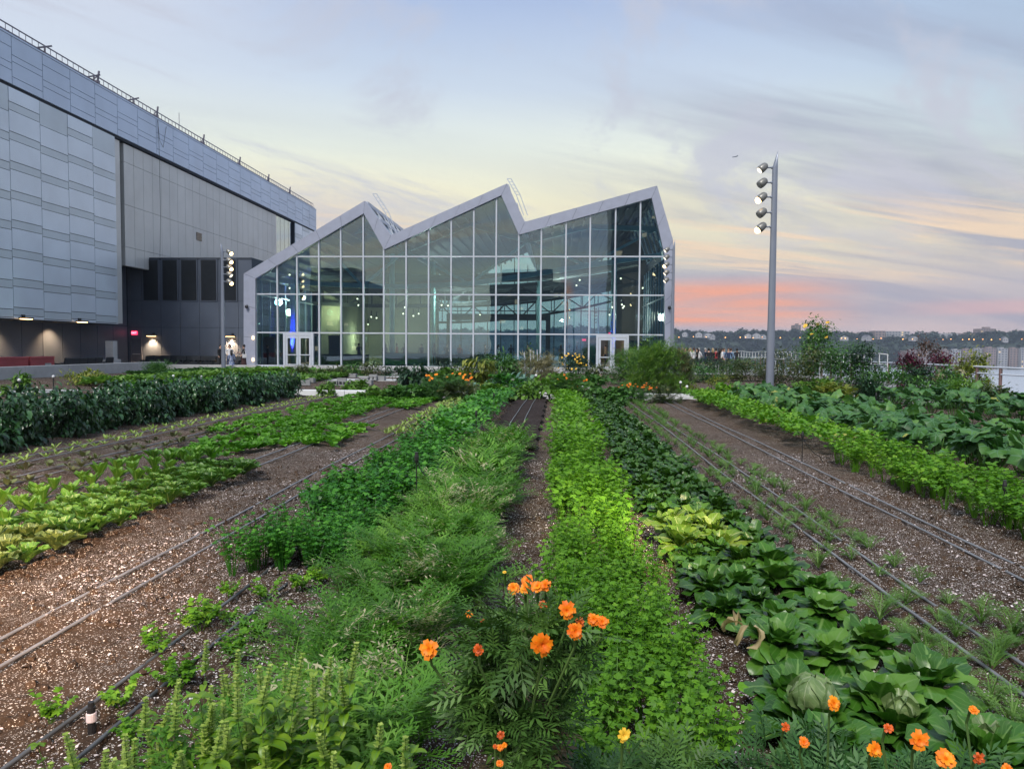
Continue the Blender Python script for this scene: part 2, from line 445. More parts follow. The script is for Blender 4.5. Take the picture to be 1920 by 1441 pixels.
M['chip'] = foliage('mulch_chip', (.36,.28,.26), (.66,.58,.57), (.85,.80,.79), trans=0.0, rough=0.8)

BEDX = [-9.2,-7.9,-6.75,-5.5,-4.4,-3.07,-2.0,-0.85,0.3,1.4,2.45,3.57,4.65,5.9,7.3,8.7]
def ground_h(x, y):
    h = np.zeros_like(x)
    for b in BEDX: h = np.maximum(h, 0.045*np.clip(1.25-np.abs(x-b)/0.42, 0, 1))
    h = h + 0.012*np.sin(x*5.1+1.3*np.sin(y*2.3)) + 0.012*np.sin(y*3.7+x*2.9) + 0.008*np.sin(y*9.1-x*7.7)
    return h - 0.02
xs = np.concatenate([np.arange(-27.2, -5, 0.2), np.arange(-5, 5, 0.09), np.arange(5, 17.6, 0.2)])
ys = np.concatenate([np.arange(-6, 1, 0.6), np.arange(1, 9, 0.1), np.arange(9, 26.2, 0.25)])
gx, gy = np.meshgrid(xs, ys); gz = ground_h(gx, gy) + rng.normal(0, 0.007, gx.shape)*(gy < 9.5) + 0.02*np.maximum(0, np.sin(gx*11+3*np.sin(gy*7))*np.sin(gy*13+2*np.sin(gx*9))-.55)
V = np.stack([gx, gy, gz], -1).reshape(-1, 3); nx = len(xs)
ii, jj = np.meshgrid(np.arange(len(ys)-1), np.arange(nx-1), indexing='ij'); a = (ii*nx+jj).ravel()
Q = np.stack([a, a+1, a+nx+1, a+nx], 1)
o = np_obj('farm_soil', (V, Q, np.zeros(len(Q)), V[:, :2]), M['soil'], smooth=True); tag(o, kind='structure')
# plot behind the kerb
mb = MB(); mb.box(-17.0, 27.0, -0.3, 17.4, 50.0, 0.0); o = mb.build('far_plot_soil', M['soil']); tag(o, kind='structure')
# roof deck of the big building below (everything stands on it)
mb = MB(); mb.box(-75, -40, -28.4, 17.9, 190, -0.32); o = mb.build('roof_deck', M['deck']); tag(o, kind='structure')
mb = MB(); mb.box(-34.5, 26.0, -0.32, -27.45, 57.5, 0.05); mb.box(-27.45, 50.4, -0.32, 17.85, 57.5, 0.052); mb.box(9.6, 57.5, -0.32, 17.85, 150, 0.05)
mb.box(-75, 57.5, -0.32, -21, 150, 0.049)
o = mb.build('terrace_paving', M['deck']); tag(o, kind='structure')
mb = MB(); mb.box(-27.2, 26.3, -0.3, -17.0, 50.0, 0.0); o = mb.build('left_plot_soil', M['soil']); tag(o, kind='structure')
# dark compost bed between the carrots and the kerb
mb = MB(); n = 24
pts = []
for i in range(n): 
    yy_ = 12.6 + 13.2*i/(n-1); pts.append((-0.85-0.50+0.05*math.sin(i*1.7), yy_, 0.048))
for i in range(n)[::-1]:
    yy_ = 12.6 + 13.2*i/(n-1); pts.append((-0.85+0.50+0.05*math.sin(i*2.3), yy_, 0.048))
pts = [(a_, b_, c_+.022) for a_, b_, c_ in pts]
mb.poly(pts); o = mb.build('compost_bed', M['compost']); tag(o, kind='structure')

# white kerbs
def kerb(name, x0, y0, x1, y1, h, label, m='white'):
    mb = MB(); n = max(1, int(max(abs(x1-x0), abs(y1-y0))/3.0))
    for i in range(n):
        if abs(x1-x0) > abs(y1-y0):
            d = (x1-x0)/n; mb.box(x0+d*i+0.006, y0, -0.3, x0+d*(i+1)-0.006, y1, h)
        else:
            d = (y1-y0)/n; mb.box(x0, y0+d*i+0.006, -0.3, x1, y0+d*(i+1)-0.006, h)
    o = mb.build(name, M[m], bevel=0.012); return tag(o, label, 'kerb', None)
kerb('garden_kerb', -17.0, 26.35, 17.4, 26.75, 0.17, 'white painted kerb crossing the garden behind the front beds')
kerb('terrace_wall', -27.45, 26.3, -27.05, 50.0, 0.62, 'low concrete wall of the left terrace running away from the viewer', 'conc')
kerb('terrace_wall', -27.45, 50.0, -20.6, 50.4, 0.42, 'low concrete wall crossing in front of the dark terrace wall with the exit door', 'conc')
kerb('greenhouse_plinth', -20.6, 55.2, 9.4, 55.6, 0.3, 'pale concrete plinth along the foot of the glass facade', 'conc')
mb = MB(); mb.box(-20.6, 50.0, -0.3, 17.4, 55.2, 0.05); tag(mb.build('planting_strip_soil', M['soil']), kind='structure')

# loose chips on the soil near the viewer
n = 90000
px_ = rng.uniform(-5.6, 5.2, n); py_ = 1.6 + 11*rng.random(n)**1.5
dens = np.sin(px_*2.1+np.sin(py_*1.3)*1.5) + np.sin(py_*1.9+px_*0.7) + rng.normal(0, .8, n)
keep = dens > 0.1
px_, py_ = px_[keep], py_[keep]
chip = [(np.array([(0,0,0),(.5,.4,.15),(.1,1,.05),(-.45,.5,0)])*s_, np.array([[0,1,2,3]]), np.array([.5]), np.zeros((4,2))) for s_ in (0.012, 0.019, 0.009, 0.015)]
p = scatter(chip, np.stack([px_, py_, ground_h(px_, py_)+0.012], 1), (0.6, 1.3), 0.35, 5)
p = (p[0], p[1], rng.random(len(p[1])), p[3])
o = np_obj('mulch_flakes', p, M['chip']); tag(o, 'pale mulch flakes scattered over the brown soil of the near beds', 'mulch', kind='stuff')

n = 9000
cl = []
for s_ in (.010, .016, .024):
    v_ = np.array([(-1,-1,0),(1,-1,0),(1,1,0),(-1,1,0),(-.6,-.7,1),(.7,-.5,1.1),(.6,.7,.9),(-.7,.6,1)], float)*s_*(.7+.6*rng.random((8,1)))
    cl.append((v_, np.array([(4,5,6,7),(0,1,5,4),(1,2,6,5),(2,3,7,6),(3,0,4,7)]), np.full(5,.5), np.zeros((8,2))))
cx_ = rng.uniform(-5.4, 5.0, n); cy2 = 1.6 + 9*rng.random(n)**1.4
p = scatter(cl, np.stack([cx_, cy2, ground_h(cx_, cy2)-.002], 1), (.5, 1.4), .3, 15)
tag(np_obj('soil_clods', p, M['soil']), 'small crumbs and clods of brown soil lying on the near beds', 'soil clods', kind='stuff')
# ================================================================ river, far shore
def water_mat():
    m, nt, out = new_mat('river_water')
    geo = N(nt, 'ShaderNodeNewGeometry'); p = N(nt, 'ShaderNodeBsdfPrincipled')
    p.inputs['Base Color'].default_value = (.42,.47,.54,1); p.inputs['Roughness'].default_value = 0.3
    b = N(nt, 'ShaderNodeBump'); b.inputs['Strength'].default_value = 0.35; b.inputs['Distance'].default_value = 2.0
    mp = N(nt, 'ShaderNodeMapping'); mp.inputs['Scale'].default_value = (0.02, 0.09, 1); L(nt, geo.outputs['Position'], mp.inputs[0])
    L(nt, noise(nt, mp.outputs[0], 3, 7, 0.65), b.inputs['Height']); L(nt, b.outputs[0], p.inputs['Normal'])
    L(nt, p.outputs[0], out.inputs[0]); return m
M['water'] = water_mat()
mb = MB(); mb.poly([(-1690,-690,-28.5),(2490,-690,-28.5),(2490,2390,-28.5),(-1690,2390,-28.5)]); tag(mb.build('ground', pbr('earth', (.12,.12,.11), 0.9)), kind='structure')
mb = MB(); mb.poly([(-1680,230,-28),(2480,230,-28),(2480,1300,-28),(-1680,1300,-28)]); tag(mb.build('river', M['water']), kind='structure')
M['hillgreen'] = foliage('far_wood_leaves', (.022,.040,.028), (.045,.072,.040), (.075,.10,.055), trans=0.0, rough=0.8, clump=0.02, spec=0.1)
M['hill'] = pbr('far_hillside', (.026,.042,.028), 0.95, var=0.3, vscale=0.01)
def hill_prof(x):       # shoreline, foot and top of the palisade
    return 1262 + 16*math.sin(x*0.004) , 1285 + 16*math.sin(x*0.004+.5), 28 + 3*math.sin(x*0.0061+1) + 3*math.sin(x*0.017)
mb = MB(); xs2 = list(range(-1500, 2300, 25)); 
for x in xs2:
    f, c, h = hill_prof(x)
    mb.v += [(x, f-6, -28.2), (x, f+10, -25.5), (x, c+60, -24), (x, c+95, h*0.45), (x, c+125, h), (x, c+420, h+2), (x, c+1000, h-8)]
for i in range(len(xs2)-1):
    for k in range(6): mb.f.append([i*7+k, i*7+k+1, (i+1)*7+k+1, (i+1)*7+k][::-1]); mb.m.append(0)
o = mb.build('far_hillside', M['hill'], smooth=True); tag(o, kind='structure')
def crown_proto(seed, nq=70):
    g = np.random.default_rng(seed); ps = []
    for _ in range(nq):
        d = g.normal(size=3); d /= np.linalg.norm(d); d[2] = abs(d[2])*1.1 - 0.25
        r = g.uniform(.65, 1.0); c = d*r*np.array([.55, .55, .5]) + np.array([0,0,.55])
        ps.append(kite(.30, .26, g.uniform(-.6, .9), c, g.uniform(0, 6.28), r=g.random()))
    return cat(ps)
crowns = [crown_proto(s) for s in range(4)]
pos = []; szs = []
for _ in range(8500):
    x = rng.uniform(-900, 1500); f, c, h = hill_prof(x); t = rng.random()
    if t < 0.62: k = rng.random(); y = c + 58 + 67*k; z = -26 + (h+24)*k**1.2; s = rng.uniform(9, 14)
    else: y = c + rng.uniform(118, 320); z = h - 5; s = rng.uniform(8, 14) + (5 if rng.random() < .05 else 0)
    pos.append((x, y, z)); szs.append(s)
p = scatter(crowns, pos, (0.85, 1.15), 0.1, 3, sz=np.array(szs))
o = np_obj('far_wood', p, M['hillgreen']); tag(o, 'continuous dark wood covering the cliff and its top across the river', 'woodland', kind='stuff')
# ================================================================ materials of the buildings
M['clad'] = pbr('metal_panel', (.70,.79,.90), 0.38, metal=0.25, var=0.05, vscale=0.4)
M['clad2'] = pbr('metal_panel_grey', (.58,.66,.73), 0.42, metal=0.25, var=0.05, vscale=0.4)
M['clad3'] = pbr('metal_panel_frieze', (.52,.62,.78), 0.4, metal=0.25, var=0.05, vscale=0.4)
M['lightpanel'] = pbr('pale_panel', (.60,.62,.62), 0.45, metal=0.2, var=0.08, vscale=0.25)
M['darkpanel'] = pbr('dark_grey_panel', (.085,.105,.145), 0.5, metal=0.1, var=0.1, vscale=0.5)
M['joint'] = pbr('dark_joint', (.02,.03,.045), 0.7)
M['louvre'] = pbr('louvre_blades', (.022,.028,.036), 0.45)
M['frame'] = pbr('greenhouse_white_metal', (.33,.36,.46), 0.42, metal=0.1, var=0.05)
M['mull'] = pbr('mullion_white', (.48,.53,.61), 0.4, var=0.04)
M['steel'] = pbr('galvanised_steel', (.42,.43,.45), 0.45, metal=0.5)
M['pole'] = pbr('pole_grey_paint', (.23,.26,.33), 0.38, metal=0.3, var=0.06, vscale=1)
M['truss_pale'] = pbr('truss_pale_paint', (.30,.52,.54), 0.5)
M['truss_dark'] = pbr('truss_dark', (.030,.034,.038), 0.6)
M['ceiling'] = pbr('corrugated_ceiling', (.13,.14,.145), 0.6, var=0.1)
M['core'] = pbr('interior_plaster', (.27,.26,.20), 0.85, var=0.06, vscale=0.3)
M['corebrown'] = pbr('interior_brown_wall', (.16,.13,.11), 0.8, var=0.1, vscale=0.3)
M['floor_in'] = pbr('interior_floor', (.18,.17,.16), 0.35)
M['navy'] = pbr('dark_furniture', (.012,.016,.022), 0.6)
M['teal'] = pbr('teal_counter', (.05,.16,.17), 0.5)
M['red'] = pbr('red_planter_metal', (.32,.05,.06), 0.55, var=0.1)
M['lampglow'] = emis('lamp_glow', (1.0,.60,.26), 7)
M['lampwhite'] = emis('lamp_glow_white', (1.0,.66,.30), 7)
M['bulb'] = emis('bulb_glow', (1.0,.74,.42), 6)
M['exitred'] = emis('exit_sign_red', (1.0,.03,.10), 2.6)
M['exitlet'] = emis('exit_letters', (1.0,.45,.5), 3.0)
def glass_mat(name, tint, refl, rough=0.0):
    m, nt, out = new_mat(name)
    t = N(nt, 'ShaderNodeBsdfTransparent'); t.inputs[0].default_value = (*tint, 1)
    g = N(nt, 'ShaderNodeBsdfGlossy'); g.inputs[0].default_value = (.78,.90,1,1); g.inputs['Roughness'].default_value = rough
    lw = N(nt, 'ShaderNodeFresnel'); lw.inputs[0].default_value = 1.5
    f = math_n(nt, 'ADD', math_n(nt, 'MULTIPLY', lw.outputs[0], 0.8), refl, clamp=True)
    geo = N(nt, 'ShaderNodeNewGeometry')
    b = N(nt, 'ShaderNodeBump'); b.inputs['Strength'].default_value = 0.05; b.inputs['Distance'].default_value = 0.05
    L(nt, noise(nt, geo.outputs['Position'], 0.55, 1), b.inputs['Height']); L(nt, b.outputs[0], g.inputs['Normal'])
    mx = N(nt, 'ShaderNodeMixShader'); L(nt, f, mx.inputs[0]); L(nt, t.outputs[0], mx.inputs[1]); L(nt, g.outputs[0], mx.inputs[2])
    L(nt, mx.outputs[0], out.inputs[0]); return m
M['glass'] = glass_mat('facade_glass', (.60,.79,.87), 0.12)
M['glass2'] = glass_mat('rear_glass', (.95,.98,.97), 0.0)
M['glass3'] = glass_mat('side_glass', (.45,.80,.82), 0.06)
M['win'] = pbr('dark_window_glass', (.02,.03,.04), 0.08, spec=0.8)

# ================================================================ big clad building on the left
BZT = 19.5
M['raildark'] = pbr('dark_galvanised_rail', (.16,.15,.19), .5, metal=.3)
bld = empty('exhibition_building', (-31.7, 52.3, 0), label='huge silver panelled building with a sloping roofline on the left side', cat='building')
def in_parent(o, p):
    o.parent = p; o.matrix_parent_inverse = p.matrix_basis.inverted(); return o
def bpart(mb, name, mats, p=bld, **k):
    o = mb.build(name, mats, **k); return in_parent(o, p)
XW = -31.7
mb = MB(); mb.box(-75, 18, 0.06, -34.4, 96.8, BZT-0.15); mb.box(-34.4, 18, 3.26, XW-0.09, 52.2, BZT-0.2)
mb.box(-34.4, 52.2, 16.62, XW-0.09, 96.8, BZT-0.2); mb.box(-34.4, 89.1, 3.26, XW-0.09, 96.8, 16.62)
bpart(mb, 'wall_core', M['joint'])
# individual panels of the cladding, staggered from column to column
mb = MB(); k = 0; yc = 52.3
while yc > 18:
    y1 = yc; y0 = max(18, yc-2.6); z = 16.58; par = k % 2
    hs = [1.22, 0.47]; i = 0 if par else 1; first = 0.8 if par else 0.55
    while z > 3.25:
        h = first if i > 90 else hs[i % 2]
        if z == 16.58: h = 0.85 if par else 1.45
        zb = max(3.22, z-h)
        mb.box(XW-0.08, y0+0.02, zb+0.018, XW + (0.0 if i % 2 == 0 else -0.012), y1-0.02, z-0.018, 0 if i % 2 == 0 else 1)
        z = zb; i += 1
        if zb <= 3.22: break
    yc -= 2.6; k += 1
bpart(mb, 'cladding', [M['clad'], M['clad2']])
mb = MB(); k = 0; yc = 96.8
while yc > 18:
    y0 = max(18, yc-2.6); par = k % 2
    cuts = (0,.65,1.55,1.95) if par else (0,1.05,1.42,2.3)
    rows = [((BZT-cuts[q_+1]) if q_ < 3 else 16.75, BZT-cuts[q_]) for q_ in range(4)]
    for q, (z0, z1) in enumerate(rows): mb.box(XW-0.08, y0+0.02, z0+0.016, XW+0.03, yc-0.02, z1-0.016, 0)
    yc -= 2.6; k += 1
mb.box(-34, 18, BZT+0.005, XW+0.06, 96.86, BZT+0.1, 0)
bpart(mb, 'frieze', M['clad3'])
mb = MB(); yc = 96.8; k = 0
while yc > 89.2:
    z = 16.58; i = k
    while z > 3.3:
        h = [1.22, .47][i % 2]; zb = max(3.22, z-h); mb.box(XW-0.08, yc-2.54, zb+.018, XW, yc-.02, z-.018, i % 2); z = zb; i += 1
    yc -= 2.6; k += 1
mb.box(-75, 96.82, 0.06, XW, 97.0, BZT)
bpart(mb, 'end_cladding', [M['clad'], M['clad2']])
# pale recessed wall
mb = MB(); XR = -31.98
yc = 53.8
mb.box(XR-0.3, 52.32, 3.3, XR, 53.3, 16.55)
while yc < 82.5:
    for z0, z1 in ((7.6, 9.0), (9.0, 12.1), (12.1, 15.2), (15.2, 16.55)): mb.box(XR-0.3, yc+.012, z0+.012, XR, yc+1.28, z1-.012)
    yc += 1.3
bpart(mb, 'recessed_wall', M['lightpanel'])
mb = MB()
while yc < 89.0:
    mb.box(XR-0.2, yc+.04, 7.7, XR-0.04, yc+1.26, 16.55); yc += 1.3
bpart(mb, 'glazed_strip', glass_mat('strip_glass', (.5,.6,.6), 0.55))
mb = MB(); q = xp(373, 444, XR); mb.box(XR-0.02, q.y-0.5, q.z-0.35, XR+0.03, q.y+0.5, q.z+0.35); bpart(mb, 'window', M['win'])
# terrace-level wall below the cladding
mb = MB(); y_ = 18.0
while y_ < 56.9: mb.box(-34.3, y_+.015, 0.06, -33.8, min(y_+1.93, 56.97), 3.2); y_ += 1.95
mb.box(-34.3, 52.3, 3.24, -33.82, 56.97, 8.55, 0); mb.box(-34.34, 18, 0.05, -33.83, 56.99, 3.22, 1); mb.box(-33.85, 18, 3.18, XW-0.1, 52.15, 3.24, 1)
bpart(mb, 'ground_floor_wall', [M['darkpanel'], M['joint']])
# rail track along the roof edge
mb = MB()
y_ = 18.0
for zz in (0.35, 0.75): mb.tube([(XW-0.3, 18, BZT+zz), (XW-0.3, 96.5, BZT+zz)], 0.045, 5)
while y_ < 97: mb.tube([(XW-0.3, y_, BZT+0.35), (XW-0.3, y_, BZT+0.75)], 0.022, 4, cap=False); y_ += 0.55
y_ = 19
while y_ < 97: mb.bar((XW-0.3, y_, BZT+0.05), (XW-0.3, y_, BZT+0.4), 0.08, 0.08); y_ += 2.6
bpart(mb, 'roof_rail', M['raildark'])
for (px, py, h) in ((183,152,1.7),(294,222,1.7),(381,272,1.7),(449,313,1.6),(503,345,1.6),(543,370,1.6)):
    q = xp(px, py, XW-0.3); mb = MB(); mb.box(XW-0.45, q.y-.12, BZT+0.1, XW-0.2, q.y+.12, BZT+h*.3); mb.bar((XW-0.3, q.y, BZT+h*.25), (XW-.25, q.y+.1, BZT+h*.55+.25), .10, .10); mb.bar((XW-0.3,q.y,BZT+.8),(XW-.1,q.y-.8,BZT+.3),.06,.06)
    bpart(mb, 'davit_post', M['raildark'])
for (px, py) in ((84, 97), (176, 150), (250, 200)):
    q = xp(px, py, XW-0.2); mb = MB(); mb.bar((XW-.2, q.y-.7, BZT+.3), (XW+.1, q.y+.2, BZT+.75), .12, .10); mb.bar((XW-.2, q.y, BZT+.1), (XW-.2, q.y, BZT+.7), .08, .08); bpart(mb, 'davit_arm', M['raildark'])
q = xp(336, 240, -34); mb = MB(); mb.tube([(-34, q.y, BZT), (-34, q.y, BZT+3.0)], 0.035, 5); bpart(mb, 'lightning_rod', M['steel'])
q = xp(296, 250, XW+.06); mb = MB(); mb.tube([(XW+.08, q.y, BZT), (XW+.1, q.y+.1, 17), (XW+.06, q.y+.2, 12), (XW-0.2, q.y+.5, 8.8)], 0.014, 5); mb.tube([(XW+.06,q.y,BZT-.1),(XW+.1,q.y+.2,BZT-1.6),(XW+.1,q.y+.7,BZT-2.0),(XW+.06,q.y+1.3,BZT-.2)],.013,5); bpart(mb, 'hanging_cable', M['joint'])

# ================================================================ dark terrace wall facing the viewer
YD = 57.0; zt = fp(350, 484, YD).z
tw = empty('service_building', (-28, YD, 0.05), label='low dark grey panelled block with tall louvred openings beside the greenhouse', cat='building')
mb = MB(); mb.box(-33.95, YD+0.06, 0.06, -23.75, 89, zt-0.1); mb.box(-34.0, YD+.02, zt-.1, -23.75, 90, zt+.05)
bpart(mb, 'wall_core', M['joint'], tw)
def fx(px): return fp(px, 600, YD).x
def fz(py): return fp(350, py, YD).z
mb = MB()
xsD = [233, 245, 266, 302, 338, 374, 411, 447, 470]
XS = [fx(a) for a in xsD]; XS[0] = -33.78; XS[-1] = -23.76
z1, z2, z3 = fz(564), fz(614), zt - 0.12
door = (fx(243), fx(265), fz(636))
for a, b in zip(XS[:-1], XS[1:]):
    mb.box(a+.012, YD, z1+.012, b-.012, YD+.05, z3) if (a < XS[2]-.01) else mb.box(a+.012, YD+.03, z1+.012, b-.012, YD+.055, z3)
    mb.box(a+.012, YD, z2+.012, b-.012, YD+.05, z1-.012)
    if b < XS[1]+.01 or a > XS[2]-.01: mb.box(a+.012, YD, .06, b-.012, YD+.05, z2-.012)
    else: mb.box(a+.012, YD, door[2]+.05, b-.012, YD+.05, z2-.012)
bpart(mb, 'panelling', M['darkpanel'], tw)
for (a, b) in ((270,298),(306,334),(341,370),(378,407),(415,444)):
    x0, x1, q0, q1 = fx(a), fx(b), fz(563), fz(487); mb = MB()
    mb.box(x0, YD-.02, q0, x1, YD+.028, q1, 0)
    z = q0+.06
    while z < q1-.06: mb.cbox(((x0+x1)/2, YD-.035, z), (x1-x0-.1, .05, .012), 0, Matrix.Rotation(.6, 3, 'X')); z += .075
    lv = bpart(mb, 'louvre', M['louvre'], tw)
    mb = MB(); 
    for xx in (x0-.06, x1): mb.box(xx, YD-.06, q0-.05, xx+.06, YD+.02, q1+.05)
    mb.box(x0, YD-.06, q1, x1, YD+.02, q1+.05); mb.box(x0, YD-.06, q0-.05, x1, YD+.02, q0)
    bpart(mb, 'frame', M['darkpanel'], tw)
dpan = pbr('door_dark_paint', (.09,.10,.13), .45)
mb = MB(); mb.box(door[0]+.16, YD-.01, .07, door[1]-.05, YD+.04, door[2]-.08); dd = bpart(mb, 'door', dpan, tw)
mb = MB(); mb.box(door[0]+.25, YD-.09, 1.0, door[1]-.12, YD-.03, 1.06); in_parent(mb.build('push_bar', M['steel']), dd); 
mb = MB(); mb.box(door[0]+.02, YD-.1, .07, door[0]+.14, YD+.02, door[2]+.1); mb.box(door[1]-.04, YD-.1, .07, door[1]+.04, YD+.02, door[2]+.1); mb.box(door[0]+.14, YD-.1, door[2]-.07, door[1]-.04, YD+.02, door[2]+.1); bpart(mb, 'door_frame', dpan, tw)

def text_obj(body, size, loc, rot, mat, name, parent=None, ext=0.003):
    cu = bpy.data.curves.new(name, 'FONT'); cu.body = body; cu.size = size; cu.extrude = ext; cu.align_x = 'CENTER'; cu.align_y = 'CENTER'
    t = bpy.data.objects.new(name, cu); COL.objects.link(t)
    dg = bpy.context.evaluated_depsgraph_get(); me = bpy.data.meshes.new_from_object(t.evaluated_get(dg)); bpy.data.objects.remove(t)
    me.materials.clear(); me.materials.append(mat)
    o = link(bpy.data.objects.new(name, me)); o.location = loc; o.rotation_euler = rot
    bpy.context.view_layer.update()
    if parent: o.parent = parent; o.matrix_parent_inverse = parent.matrix_basis.inverted()
    return o
q = fp(252, 624, YD-.05)
mb = MB(); mb.box(q.x-.23, YD-.09, q.z-.14, q.x+.23, YD-.02, q.z+.14); ex = mb.build('exit_sign', M['exitred']); tag(ex, 'small glowing red exit sign above the dark service door', 'exit sign')
text_obj('EXIT', .2, (q.x, YD-.1, q.z), (R_(90), 0, 0), M['exitlet'], 'lettering', ex)

def spot(loc, target, energy, size=60, blend=.6, col=(1,.78,.5), r=.08, name='lamp_light'):
    l = bpy.data.lights.new(name, 'SPOT'); l.energy = energy; l.spot_size = R_(size); l.spot_blend = blend; l.color = col; l.shadow_soft_size = r
    o = bpy.data.objects.new(name, l); COL.objects.link(o); o.location = loc
    o.rotation_euler = (Vector(target)-Vector(loc)).to_track_quat('-Z', 'Y').to_euler(); return o
# wall lamps
lx = [('x', 50, 598, 'black wall lamp under the silver cladding, the one nearer the left edge'),
      ('x', 155, 604, 'black wall lamp under the silver cladding, the one nearer the exit door'),
      ('y', 283, 630, 'black wall lamp glowing on the dark wall just right of the exit door'),
      ('y', 431, 631, 'black wall lamp glowing on the dark wall behind the standing people')]
for kind, px, py, lab in lx:
    if kind == 'x':
        q = xp(px, py, XW+.25); mb = MB(); mb.box(XW, q.y-.35, q.z+.02, XW+.45, q.y+.35, q.z+.10); mb.box(XW-.02, q.y-.1, q.z+.1, XW+.1, q.y+.1, q.z+.26)
        lp = empty('wall_lamp', (XW, q.y, q.z), label=lab, cat='lamp', group='wall lamps on the terrace walls'); in_parent(mb.build('housing', M['black']), lp)
        mb = MB(); mb.box(XW+.05, q.y-.3, q.z-.02, XW+.4, q.y+.3, q.z+.018); in_parent(mb.build('diffuser', M['lampglow']), lp)
        spot((-32.9, q.y, 3.05), (-33.78, q.y, 0.4), 800, 110, .9, (1,.62,.32))
    else:
        q = fp(px, py, YD-.25); mb = MB(); mb.box(q.x-.35, YD-.4, q.z+.02, q.x+.35, YD-.02, q.z+.1); mb.box(q.x+.1, YD-.2, q.z+.1, q.x+.2, YD-.02, q.z+.26)
        lp = empty('wall_lamp', (q.x, YD, q.z), label=lab, cat='lamp', group='wall lamps on the terrace walls'); in_parent(mb.build('housing', M['black']), lp)
        mb = MB(); mb.box(q.x-.3, YD-.36, q.z-.01, q.x+.3, YD-.06, q.z+.018); in_parent(mb.build('diffuser', M['lampglow']), lp)
        spot((q.x, YD-.3, q.z-.05), (q.x, YD+.05, .9), 900, 100, .9, (1,.64,.34))

# ================================================================ greenhouse pavilion
YF = 56.0
outer = [fp(*p, YF) for p in ((457,692),(457,513),(684,376.5),(733,441),(951,344),(984,416),(1232,348),(1262,450),(1265,690))]
inner = [fp(*p, YF) for p in ((479,690),(479,522),(682,400),(720,468),(940,366),(973,440),(1222,371),(1246,478),(1247,692))]
outer[0].z = inner[0].z = outer[-1].z = inner[-1].z = 0.06
YB = 91.0
gh = empty('glass_pavilion', (outer[0].x, YF, 0.06), label='glass fronted pavilion with a zigzag sawtooth roof and white frame', cat='building')
def gpart(mb, name, mats, p=None, **k):
    o = mb.build(name, mats, **k); return in_parent(o, p or gh)
mb = MB()
for i in range(len(outer)-1):
    a0, a1, b0, b1 = outer[i], outer[i+1], inner[i], inner[i+1]
    n = max(1, round((a1-a0).length/2.1))
    for k in range(n):
        t0 = k/n; t1 = (k+1)/n; g = 0.012/((a1-a0).length)
        t0 += g; t1 -= g
        q = [a0.lerp(a1, t0), a0.lerp(a1, t1), b0.lerp(b1, t1), b0.lerp(b1, t0)]
        mb.prism_y([(v.x, v.z) for v in q], YF-.02, YF+.5, 0)
    q = [a0, a1, b1, b0]; c = [v*1.0 for v in q]
    mb.prism_y([(v.x, v.z) for v in (a0.lerp(b0,.06), a1.lerp(b1,.06), b1.lerp(a1,.06), b0.lerp(a0,.06))], YF+.01, YF+.48, 1)
gpart(mb, 'fascia', [M['frame'], M['joint']])
# roof: solid gentle slopes, glazed steep slopes
mbs = MB(); mbg = MB(); mbf = MB(); mbu = MB()
def thick(a, b, d0, d1, y0, y1, mbx, m=0):
    n = Vector((b.x-a.x, 0, b.z-a.z)).normalized(); nn = Vector((n.z, 0, -n.x))
    if nn.z > 0: nn = -nn
    q = [a+nn*d0, b+nn*d0, b+nn*d1, a+nn*d1]
    mbx.prism_y([(v.x, v.z) for v in q], y0, y1, m)
for i in (1, 3, 5):
    a, b = outer[i], outer[i+1]; thick(a, b, .02, .3, YF+.51, YB, mbs); thick(a, b, .35, .62, YF+.7, YB, mbu)
    # corrugation ribs on the underside
    nrib = 12
    for k in range(nrib):
        p = a.lerp(b, (k+.5)/nrib); mbu.box(p.x-.08, YF+.7, p.z-.95, p.x+.08, YB, p.z-.75)
for i in (2, 4, 6):
    a, b = outer[i], outer[i+1]; thick(a, b, .12, .16, YF+.51, YB, mbg)
    y_ = YF+.6
    while y_ < YB: thick(a, b, .0, .2, y_, y_+.12, mbf); y_ += 2.3
    for t in (0.02, .5, .98):
        p = a.lerp(b, t); mbf.box(p.x-.07, YF+.51, p.z-.12, p.x+.07, YB, p.z+.1)
gpart(mbs, 'roof', M['frame']); gpart(mbu, 'ceiling', M['ceiling']); gpart(mbg, 'roof_glazing', M['glass2']); gpart(mbf, 'roof_glazing_bars', M['mull'])
# glass front
def ztop(x, prof):
    for a, b in zip(prof[1:-2], prof[2:-1]):
        if min(a.x, b.x)-1e-6 <= x <= max(a.x, b.x)+1e-6: return a.z + (b.z-a.z)*(x-a.x)/(b.x-a.x)
    return prof[1].z if x < prof[1].x else prof[-2].z
mx = [481,521,558,599,640,682,720,762,804,846,888,930,972,1014,1060,1105,1152,1198,1246]
MX = [fp(a, 560, YF+.25).x for a in mx]; MX[0] = inner[0].x; MX[-1] = inner[-1].x
TZ = [0.3] + [ (fp(500, a, YF+.25).z + fp(1240, b, YF+.25).z)/2 for a, b in ((622,629),(550.5,554.5),(480,482.5))] + [99]
def clip(poly, ax, val, keep_gt):
    out = []
    for i in range(len(poly)):
        a, b = poly[i], poly[(i+1) % len(poly)]; ia = (a[ax] >= val) == keep_gt; ib = (b[ax] >= val) == keep_gt
        if ia: out.append(a)
        if ia != ib:
            t = (val-a[ax])/(b[ax]-a[ax]); out.append(tuple(a[k]+(b[k]-a[k])*t for k in (0, 1)))
    return out
xin = [v.x for v in inner[1:-1]]
def column_poly(x0, x1):
    ks = sorted([x0, x1] + [x for x in xin if x0 < x < x1])
    return [(x, 0.0) for x in (x0, x1)] + [(x, ztop(x, inner)) for x in ks[::-1]]
doors = [(fp(532,650,YF).x, fp(585,650,YF).x), (fp(1120,650,YF).x, fp(1177,650,YF).x)]
ZD = TZ[1]
